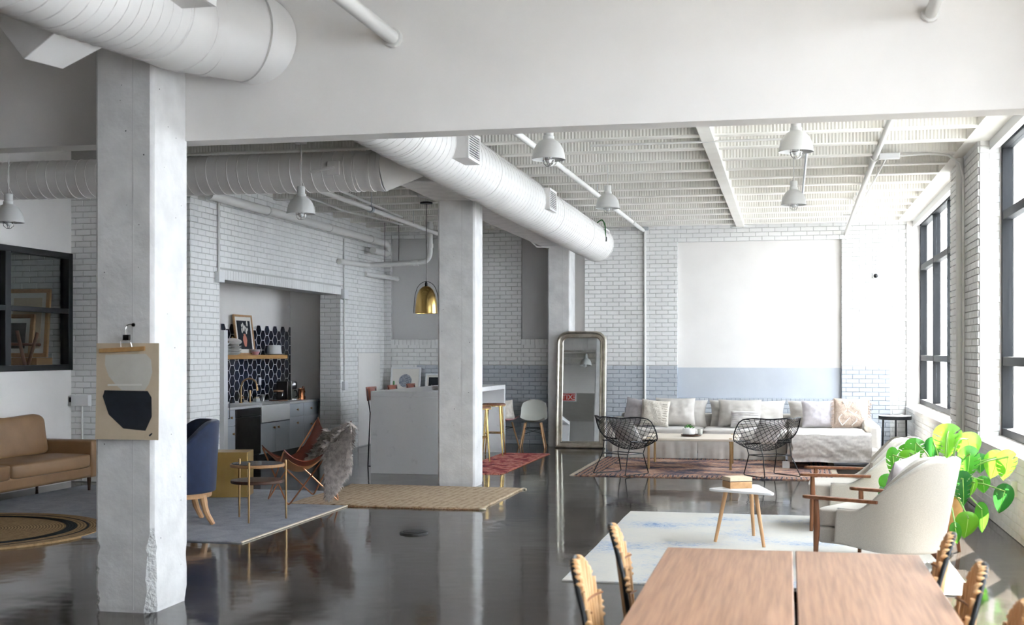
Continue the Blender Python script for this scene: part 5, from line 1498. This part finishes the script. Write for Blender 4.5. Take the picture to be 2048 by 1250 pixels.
# wire diamond chairs
def diamond(x, y, ang, label):
    t = empty('wire_chair', (x, y, .013), ang, label=label, cat='chair', group='black wire diamond chairs')
    def srf(u, v):      # faces +Y ; u across (-1..1), v from the front lip (0) up to the top of the back (1)
        w = .20 + .25 * math.sin(PI * min(1, v * .98) ** .9) ** 1.1 + .10 * v
        if v > .78: w *= 1 - .42 * ((v - .78) / .22) ** 2
        y = lerp(.34, -.36, v) + .13 * u * u * sm(v * 1.3)
        z = .42 - .11 * math.sin(PI * min(1, v * 1.5)) + .36 * sm((v - .25) / .85) * (1 - .12 * u * u)
        z += .17 * abs(u) ** 2.2 * math.sin(PI * min(1, max(0, v * .92 + .04)))
        return Vector((w * u, y, z))
    rim = [srf(-1 + 2 * i / 10, 0) for i in range(10)] + [srf(1, i / 14) for i in range(14)] + [srf(1 - 2 * i / 12, 1) for i in range(12)] + [srf(-1, 1 - i / 14) for i in range(14)]
    MB().tube(rim, .008, 8, closed=True).build('rim_rod', 'black_metal', t, smooth=True)
    for sg in (-1, 1):          # two crossing families of wires make the diamond mesh
        for i in range(-21, 22):
            c_ = i * .155
            pts = [(c_ + sg * 2.2 * (k / 40 - .5), k / 40) for k in range(41)]
            pts = [p for p in pts if -1 <= p[0] <= 1]
            if len(pts) >= 3:
                MB().tube([srf(*p) for p in pts[::2] + ([pts[-1]] if len(pts) % 2 == 0 else [])], .0036, 5).build('wire', 'black_metal', t, smooth=True)
    for sx in (-1, 1):
        # sled: two legs and a floor bar each side, joined by cross rods
        fA, fB = (sx * .24, .25, .004), (sx * .28, -.27, .004)
        uA, uB = (sx * .22, .16, .27), (sx * .22, -.15, .27)
        pts = elbow(uA, fA, fB, .03, 4) + elbow(fA, fB, uB, .03, 4)
        MB().tube([uA] + pts + [uB], .007, 8).build('leg_sled', 'black_metal', t, smooth=True)
        MB().tube([uA, (sx * .235, .21, .40)], .006, 8).build('strut', 'black_metal', t); MB().tube([uB, (sx * .235, -.10, .43)], .006, 8).build('strut', 'black_metal', t)
        MB().tube([(sx * .235, .23, .405), (sx * .24, -.12, .44)], .010, 8).build('side_rail', 'black_metal', t)
        MB().tube([uA, uB], .006, 8).build('side_bar', 'black_metal', t)
    for y_ in (.16, -.15): MB().tube([(-.22, y_, .27), (.22, y_, .27)], .006, 8).build('cross_bar', 'black_metal', t)
    return t
d1 = diamond(-2.14, 16.66, math.atan2(.83, .55) - PI / 2, 'black wire diamond chair at the mirror end of the coffee table')
d2 = diamond(-.22, 16.75, math.atan2(.8, -.6) - PI / 2, 'black wire diamond chair at the chaise end of the coffee table')
for d_, lab in ((d1, 'white cushion in the wire chair by the mirror'), (d2, 'white cushion in the wire chair by the chaise')):
    o = pillow_mb(.44, .42, .12, 3 + d_.location.x, .02, 18).build('seat_cushion', 'linen_bright', smooth=True, angle=180, origin=False)
    f_ = R(d_.rotation_euler.z) @ Vector((0, .17, 0))
    o.location = d_.location + f_.to_3d() + Vector((0, 0, .40)); o.rotation_euler = Euler((.62, 0, d_.rotation_euler.z)); tag(o, lab, 'cushion')

# coffee table
wood('pale_oak', 'e0d5c6', 'd3c6b4', axis=0)
cf = empty('coffee_table', (-1.34, 17.97, .013), label='low pale coffee table with slim brass legs', cat='coffee table')
B(-1.97, 17.40, .405, -.66, 18.55, .435).build('top', 'pale_oak', cf, world=True, bevel=.004)
for x, y in ((-1.88, 17.46), (-1.90, 18.49), (-.76, 17.46), (-.78, 18.49)):
    o = MB().tube([(x, y, .0135), (x, y, .41)], .017, 12).build('leg', 'brass_satin', cf, world=True, smooth=True)
    MB().tube([(x, y, .385), (x, y, .445)], .023, 12).build('clamp', 'brass_satin', o, world=True, smooth=True, angle=30)
for y in (17.46, 18.49): MB().tube([(-1.88, y, .36), (-.77, y, .36)], .008, 8).build('brace', 'brass_satin', cf, world=True) if False else None
for x in (-1.89, -.77): MB().tube([(x, 17.46, .36), (x, 18.49, .36)], .011, 8).build('brace', 'brass_satin', cf, world=True)
t = empty('round_tray', (-1.33, 17.95, .448), label='dark round tray on the coffee table', cat='tray')
MB().lathe([(.14, 0), (.145, .012), (.14, .014), (.135, .005), (.001, .005)], 32).build('dish', 'dark_walnut', t, smooth=True)
t = empty('succulent_pot', (-1.36, 17.93, .456), label='small white pot with a succulent on the round tray', cat='plant')
MB().lathe([(.06, 0), (.085, .015), (.09, .08), (.085, .095), (.08, .09), (.001, .08)], 26).build('pot', 'white_gloss', t, smooth=True, angle=50)
random.seed(2)
for i in range(14):
    a = i * 2.4; r_ = .012 + .004 * i
    MB().ell((0, 0, 0), (.022, .01, .006), 8, 6, M=T(r_ * math.cos(a), r_ * math.sin(a), .095 + .03 * (1 - i / 14) + .015 * random.random()) @ R(a, 0, -.6)).build('leaf', 'leaf' if i % 3 else 'leaf_dark', t, smooth=True)
t = empty('stone_cup', (-1.21, 18.0, .456), label='grey cup beside the succulent on the tray', cat='cup')
MB().lathe([(.03, 0), (.038, .085), (.035, .085), (.028, .01), (.001, .01)], 20).build('body', 'shell_grey', t, smooth=True, angle=50)

# black side table in the corner
t = empty('corner_table', (1.64, 20.5, 0), label='small round black side table with a white top in the window corner', cat='side table')
MB().lathe([(.245, .575), (.25, .58), (.25, .63), (.24, .63)], 36).build('rim', 'black_metal', t, smooth=True, angle=35)
MB().lathe([(.241, .61), (.241, .634), (.001, .634)], 36).build('top', 'white_gloss', t, smooth=True, angle=35)
for k_ in range(3):
    a = k_ * 2 * PI / 3 + .5; MB().tube([(.20 * math.cos(a), .20 * math.sin(a), .59), (.21 * math.cos(a), .21 * math.sin(a), 0)], .014, 10).build('leg', 'black_metal', t, smooth=True)
o = B(1.56, 20.4, .634, 1.76, 20.55, .65).build('magazine', 'pillow_lilac', bevel=.002); tag(o, 'pale magazine on the corner side table', 'magazine')
# ================================================================== NEAR LOUNGE AND DINING TABLE
rug('pale_blue_rug', -1.56, 1.22, 8.80, 12.76, 'rug_pale_blue', 'pale cream rug with worn blue patches under the armchairs', wob=.006)

def armchair(x, y, ang, label):
    """local: faces -X"""
    t = empty('armchair', (x, y, .011), ang, label=label, cat='armchair', group='cream barrel armchairs with walnut arms')
    def path(u):
        # plan of the upholstered tub: straight sides, round back
        k = u * 2 - 1; s_ = 1 if k > 0 else -1; k = abs(k)
        if k > .55:
            q = (k - .55) / .45; return Vector((lerp(.12, -.20, q), s_ * lerp(.335, .325, q), 0))
        a = k / .55 * PI / 2
        return Vector((.12 + .33 * math.cos(a), s_ * .335 * math.sin(a), 0))
    def hgt(u):
        k = abs(u * 2 - 1)
        return lerp(.83, .43, sm((k - .18) / .62) ** .85)
    def shell(u, v):
        p = path(u); zt = hgt(u); zb = .13 + .035 * sm((abs(u * 2 - 1) - .4) / .6)
        z = lerp(zb, zt, v)
        lean = .20 * max(0, z - .25) * max(0, 1 - abs(u * 2 - 1) * 1.35)
        out = 1 + .05 * v
        return (p.x + lean + .02 * (v - .5), p.y * (1 + .06 * v * (1 if abs(u * 2 - 1) < .7 else .4)), z)
    MB().sheet(shell, 44, 12, .075).build('tub_back', 'upholstery', t, smooth=True, bevel=.018, seg=3, angle=50)
    MB().tube([Vector(shell(i / 44, 1)) + Vector((0, 0, .002)) for i in range(45)], .006, 6).build('piping', 'linen_white', t, smooth=True)
    cushion_mb(-.40, .27, -.285, .285, .275, .42, .02, .2, x).build('seat_cushion', 'upholstery', t, smooth=True, angle=180)
    B(-.38, -.285, .15, .30, .285, .275).build('seat_base', 'upholstery', t, bevel=.02, seg=3)
    # padded inner back
    MB().sheet(lambda u, v: (lambda p: (p[0] * .83 - .02, p[1] * .8, lerp(.38, p[2], v)))(shell(lerp(.26, .74, u), max(.4, v))), 24, 10, .07).build('inner_back', 'upholstery', t, smooth=True, bevel=.02, seg=3)
    for s_ in (-1, 1):
        prof = [(-.46, 0), (-.43, .026), (-.30, .034), (.0, .026), (.16, .02), (.16, -.02), (.0, -.026), (-.30, -.034), (-.43, -.026)]
        MB().prism([(a, s_ * .385 + b) for a, b in prof], .495, .52).build('armrest', 'walnut', t, bevel=.006)
        MB().tube([(-.35, s_ * .37, .50), (-.345, s_ * .37, .28), (-.36, s_ * .365, .0)], [.019, .026, .015], 10).build('leg', 'walnut_z', t, smooth=True)
        MB().tube([(.24, s_ * .22, .16), (.38, s_ * .25, .0)], [.026, .015], 10).build('leg', 'walnut_z', t, smooth=True)
    return t
a1 = armchair(.70, 10.02, -.515, 'cream armchair with walnut arms nearest the dining table')
a2 = armchair(.59, 12.02, -.06, 'cream armchair with walnut arms nearer the sofa')
o = pillow_mb(.44, .42, .14, 9.1, .014, 20).build('pillow', 'pillow_lilac', smooth=True, angle=180, origin=False)
o.location = Vector(a1.location) + (R(-.515) @ Vector((.10, .04, 0))).to_3d() + Vector((0, 0, .425)); o.rotation_euler = Euler((-.28, 0.12, -.515 - PI / 2)); tag(o, 'grey lilac pillow in the nearest armchair', 'pillow')

# triangular side table
def rounded(poly, r, n=5):
    out = []
    m = len(poly)
    for i in range(m):
        out += [(p.x, p.y) for p in elbow((*poly[i - 1], 0), (*poly[i], 0), (*poly[(i + 1) % m], 0), r, n)]
    return out
t = empty('triangle_table', (-.36, 10.9, .011), label='small white triangular side table on three splayed wooden legs', cat='side table')
MB().prism(rounded([(-.33, -.10), (.27, -.38), (.10, .38)], .10), .435, .455).build('top', 'white_gloss', t, bevel=.005)
for f_, u_ in (((-.24, -.07), (-.15, -.05)), ((.07, .36), (.05, .20)), ((.17, -.29), (.10, -.18))):
    MB().tube([(u_[0], u_[1], .436), (f_[0], f_[1], 0)], [.019, .014], 12).build('leg', 'beech', t, smooth=True)
bx = empty('wooden_box', (-.42, 10.93, .466), .45, label='small pale wooden keepsake box on the triangular table', cat='box')
B(-.10, -.085, 0, .10, .085, .055).build('body', 'oak', bx, bevel=.003)
B(-.10, -.085, .06, .10, .085, .095).build('lid', 'poster_tan', bx, bevel=.003)
B(-.095, -.08, .054, .095, .08, .061).build('seam', 'dark_walnut', bx)

# dining table
dt = empty('dining_table', (.02, 4.5, 0), label='long oak dining table with a central gap between its two leaves', cat='table')
B(-.53, 3.0, .705, .022, 5.72, .74).build('leaf_board', 'table_oak', dt, world=True, bevel=.004)
B(.034, 3.0, .705, .56, 5.73, .74).build('leaf_board', 'table_oak', dt, world=True, bevel=.004)
for y in (3.3, 4.98):
    B(-.45, y - .04, .63, .48, y + .04, .705).build('bearer', 'black_metal', dt, world=True)
    for s in (-1, 1): B(.02 + s * .42 - .04, y - .04, 0, .02 + s * .42 + .04, y + .04, .63).build('leg', 'black_metal', dt, world=True, bevel=.004)
B(-.02, 3.3, .60, .06, 4.98, .66).build('stretcher', 'black_metal', dt, world=True)

def rattan_chair(x, y, rz, label):
    """local: faces +X (toward the table on the left side); the back is an arched fan of rattan rods"""
    t = empty('rattan_chair', (x, y, 0), rz, label=label, cat='chair', group='rattan dining chairs')
    W, Z0, Z1 = .205, .40, .875
    def back(q, z): return Vector((-.19 - .06 * (z - .42) / .45 - .04 * (1 - (q / W) ** 2), q, z))
    def top(q): return Z1 - .17 * (abs(q) / W) ** 2.6
    n = 13
    for i in range(n):
        q = lerp(-W + .012, W - .012, i / (n - 1)); zt = top(q)
        MB().tube([back(q * lerp(.80, 1, k / 6), lerp(Z0, zt, k / 6)) for k in range(7)], .0105, 8).build('rod', 'rattan', t, smooth=True)
    out = [back(q * .80, Z0) for q in (-W,)] + [back(-W, lerp(Z0, top(W), k / 5)) for k in range(1, 5)] + [back(lerp(-W, W, k / 16), top(lerp(-W, W, k / 16))) for k in range(17)] + [back(W, lerp(top(W), Z0, k / 5)) for k in range(1, 5)] + [back(W * .80, Z0)]
    MB().tube([p + Vector((-.018, 0, 0)) for p in out], .010, 8).build('back_frame', 'black_metal', t, smooth=True)
    for s in (-1, 1):
        for k in range(9):           # rattan wrap round the frame, coil by coil, on the upper shoulders
            q = s * lerp(W, .05, k / 8); p = back(q, top(q)) if k > 2 else back(s * W, top(W) - .07 + .024 * k)
            MB().ell((0, 0, 0), (.019, .011, .011), 8, 6, M=T(p.x - .010, p.y, p.z)).build('wrap_coil', 'rattan', t, smooth=True)
    for z in (.56, .72):
        MB().tube([back(lerp(-W, W, k / 8) * .95, z) + Vector((.012, 0, 0)) for k in range(9)], .0045, 6).build('binding', 'rattan_dark', t, smooth=True)
    for i in range(12):
        q = lerp(-.20, .20, i / 11); MB().tube([(-.17, q * .85, .425), (.05, q, .42), (.22, q, .43), (.245, q, .41)], .010, 8).build('seat_rod', 'rattan', t, smooth=True)
    MB().tube([(-.19, -.19, .41), (.23, -.21, .41), (.23, .21, .41), (-.19, .19, .41)], .009, 8, closed=True).build('seat_frame', 'black_metal', t)
    for sx, sy in ((1, 1), (1, -1), (-1, 1), (-1, -1)):
        MB().tube([(sx * .18 + (.03 if sx > 0 else 0), sy * .18, .41), (sx * .24, sy * .22, 0)], .008, 8).build('leg', 'black_metal', t)
    return t
rattan_chair(-.44, 5.42, .1, 'rattan dining chair at the far corner of the table toward the columns')
rattan_chair(-.45, 4.52, .05, 'rattan dining chair nearer the viewer on the column side of the table')
rattan_chair(.36, 5.45, PI - .1, 'rattan dining chair at the far corner of the table toward the window')
rattan_chair(.37, 4.68, PI - .06, 'second rattan dining chair on the window side of the table')
rattan_chair(.40, 4.0, PI - .06, 'rattan dining chair cut by the corner of the picture on the window side')

# monstera ----------------------------------------------------------------------------
mo = empty('monstera_plant', (1.24, 10.75, 0), label='big monstera with glossy split leaves in a tan pot by the window', cat='plant')
MB().lathe([(.11, .19), (.135, .24), (.148, .36), (.14, .44), (.132, .44), (.128, .40), (.001, .40)], 30).build('pot', 'terracotta_tan', mo, smooth=True, angle=50)
MB().lathe([(.131, .405), (.001, .41)], 24).build('soil', 'soil', mo)
for k_ in range(3):
    a = k_ * 2 * PI / 3 + .3; MB().tube([(.10 * math.cos(a), .10 * math.sin(a), .20), (.13 * math.cos(a), .13 * math.sin(a), 0)], [.02, .014], 10).build('pot_leg', 'walnut_z', mo, smooth=True)
MB().lathe([(.125, .17), (.125, .19), (.001, .19)], 24).build('pot_stand', 'walnut', mo, smooth=True, angle=35)
def leaf_mb(w, l, split, seed):
    nu, nv = 9, 44
    mb = MB()
    idx = {}
    def P_(s, i, j):
        v = j / nv; u = i / nu
        # heart outline: width along the length, lobes at the stalk
        wd = (math.sin(PI * min(1, v * 1.02) ** .62)) ** .8 if v < .99 else 0
        y = v * l - .16 * l * u ** 1.6 * (1 - v) ** 2 * 1.4
        x = s * u * wd * w / 2
        z = .10 * w * (u ** 2) * -1 + .05 * w * math.sin(PI * v) + .02 * w * n1(x * 20 + seed, y * 20) - .14 * l * v * v
        return (x, y, z)
    for s in (-1, 1):
        for j in range(nv + 1):
            for i in range(nu + 1):
                idx[(s, i, j)] = len(mb.v); mb.v.append(Vector(P_(s, i, j)))
        for j in range(nv):
            for i in range(nu):
                if split:
                    ph = (j / nv * 7.0 + .1 * s + .03 * i) % 1
                    lim = 3 + int(1.5 * (n1(int(j / nv * 7) + seed, s) + 1))
                    if ph < .20 and i >= lim and .12 < j / nv < .85: continue
                q = [idx[(s, i, j)], idx[(s, i + 1, j)], idx[(s, i + 1, j + 1)], idx[(s, i, j + 1)]]
                mb.f.append(tuple(q if s > 0 else reversed(q)))
    return mb
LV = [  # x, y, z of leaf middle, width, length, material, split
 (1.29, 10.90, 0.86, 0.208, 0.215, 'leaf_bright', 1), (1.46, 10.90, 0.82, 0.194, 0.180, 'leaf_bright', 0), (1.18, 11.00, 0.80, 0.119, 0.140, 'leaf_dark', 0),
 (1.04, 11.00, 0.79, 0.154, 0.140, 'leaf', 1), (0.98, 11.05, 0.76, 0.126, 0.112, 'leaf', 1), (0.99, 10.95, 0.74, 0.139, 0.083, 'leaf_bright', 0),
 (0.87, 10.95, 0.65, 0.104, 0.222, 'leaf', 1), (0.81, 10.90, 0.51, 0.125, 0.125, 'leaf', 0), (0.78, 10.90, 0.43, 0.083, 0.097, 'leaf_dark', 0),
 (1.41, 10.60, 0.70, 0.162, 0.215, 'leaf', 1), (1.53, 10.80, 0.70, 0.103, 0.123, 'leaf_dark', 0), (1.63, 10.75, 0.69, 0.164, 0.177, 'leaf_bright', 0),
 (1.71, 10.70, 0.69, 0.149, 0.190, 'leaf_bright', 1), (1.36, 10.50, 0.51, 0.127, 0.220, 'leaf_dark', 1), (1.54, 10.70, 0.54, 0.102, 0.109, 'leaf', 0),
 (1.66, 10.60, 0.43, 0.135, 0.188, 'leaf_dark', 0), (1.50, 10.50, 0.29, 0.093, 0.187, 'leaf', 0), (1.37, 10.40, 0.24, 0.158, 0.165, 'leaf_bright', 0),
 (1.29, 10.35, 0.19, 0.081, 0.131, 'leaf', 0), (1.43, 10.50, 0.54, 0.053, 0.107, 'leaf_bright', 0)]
base = Vector((1.24, 10.75, .42))
for i, (x, y, z, w_, l_, m, sp) in enumerate(LV):
    w_, l_ = w_ * 1.15, l_ * 1.15
    tr, dr = .5 * n1(i * 2.3, 1.), .4 + .4 * n1(i * 1.9, 7.)
    M = T(x, y, z) @ R(tr + .25 * n1(i * 3.1)) @ R(0, -PI / 2 - .15 + dr * .6) @ R(.7 * n1(i * 1.7, 4.), 0, PI) @ T(0, -l_ * .5, 0)
    # the leaf lies in its local XY plane, tip along +Y; hang it with the face toward the room
    g_ = MB(); s_ = leaf_mb(w_, l_, sp, i * 1.3); g_.add(s_.v, s_.f, M)
    lf = g_.build('leaf', m, mo, smooth=True, world=True, angle=180)
    stalk = M @ Vector((0, .03 * l_, .02))
    mid = base.lerp(stalk, .5) + Vector((.03 * n1(i), -.02, .10 + .10 * (z > .8)))
    MB().tube(bez([base + Vector((.05 * n1(i, 2.), .05 * n1(i, 5.), 0)), mid, stalk], 8), [.007] * 17, 6).build('stem', 'stem_green', mo, smooth=True, world=True)
    MB().tube([M @ Vector((0, q * l_, .05 * w_ * math.sin(PI * q) - .14 * l_ * q * q + .002)) for q in (.03, .25, .5, .75, .95)], [.0035, .003, .0025, .002, .001], 5).build('midrib', 'leaf_vein', lf, smooth=True, world=True)
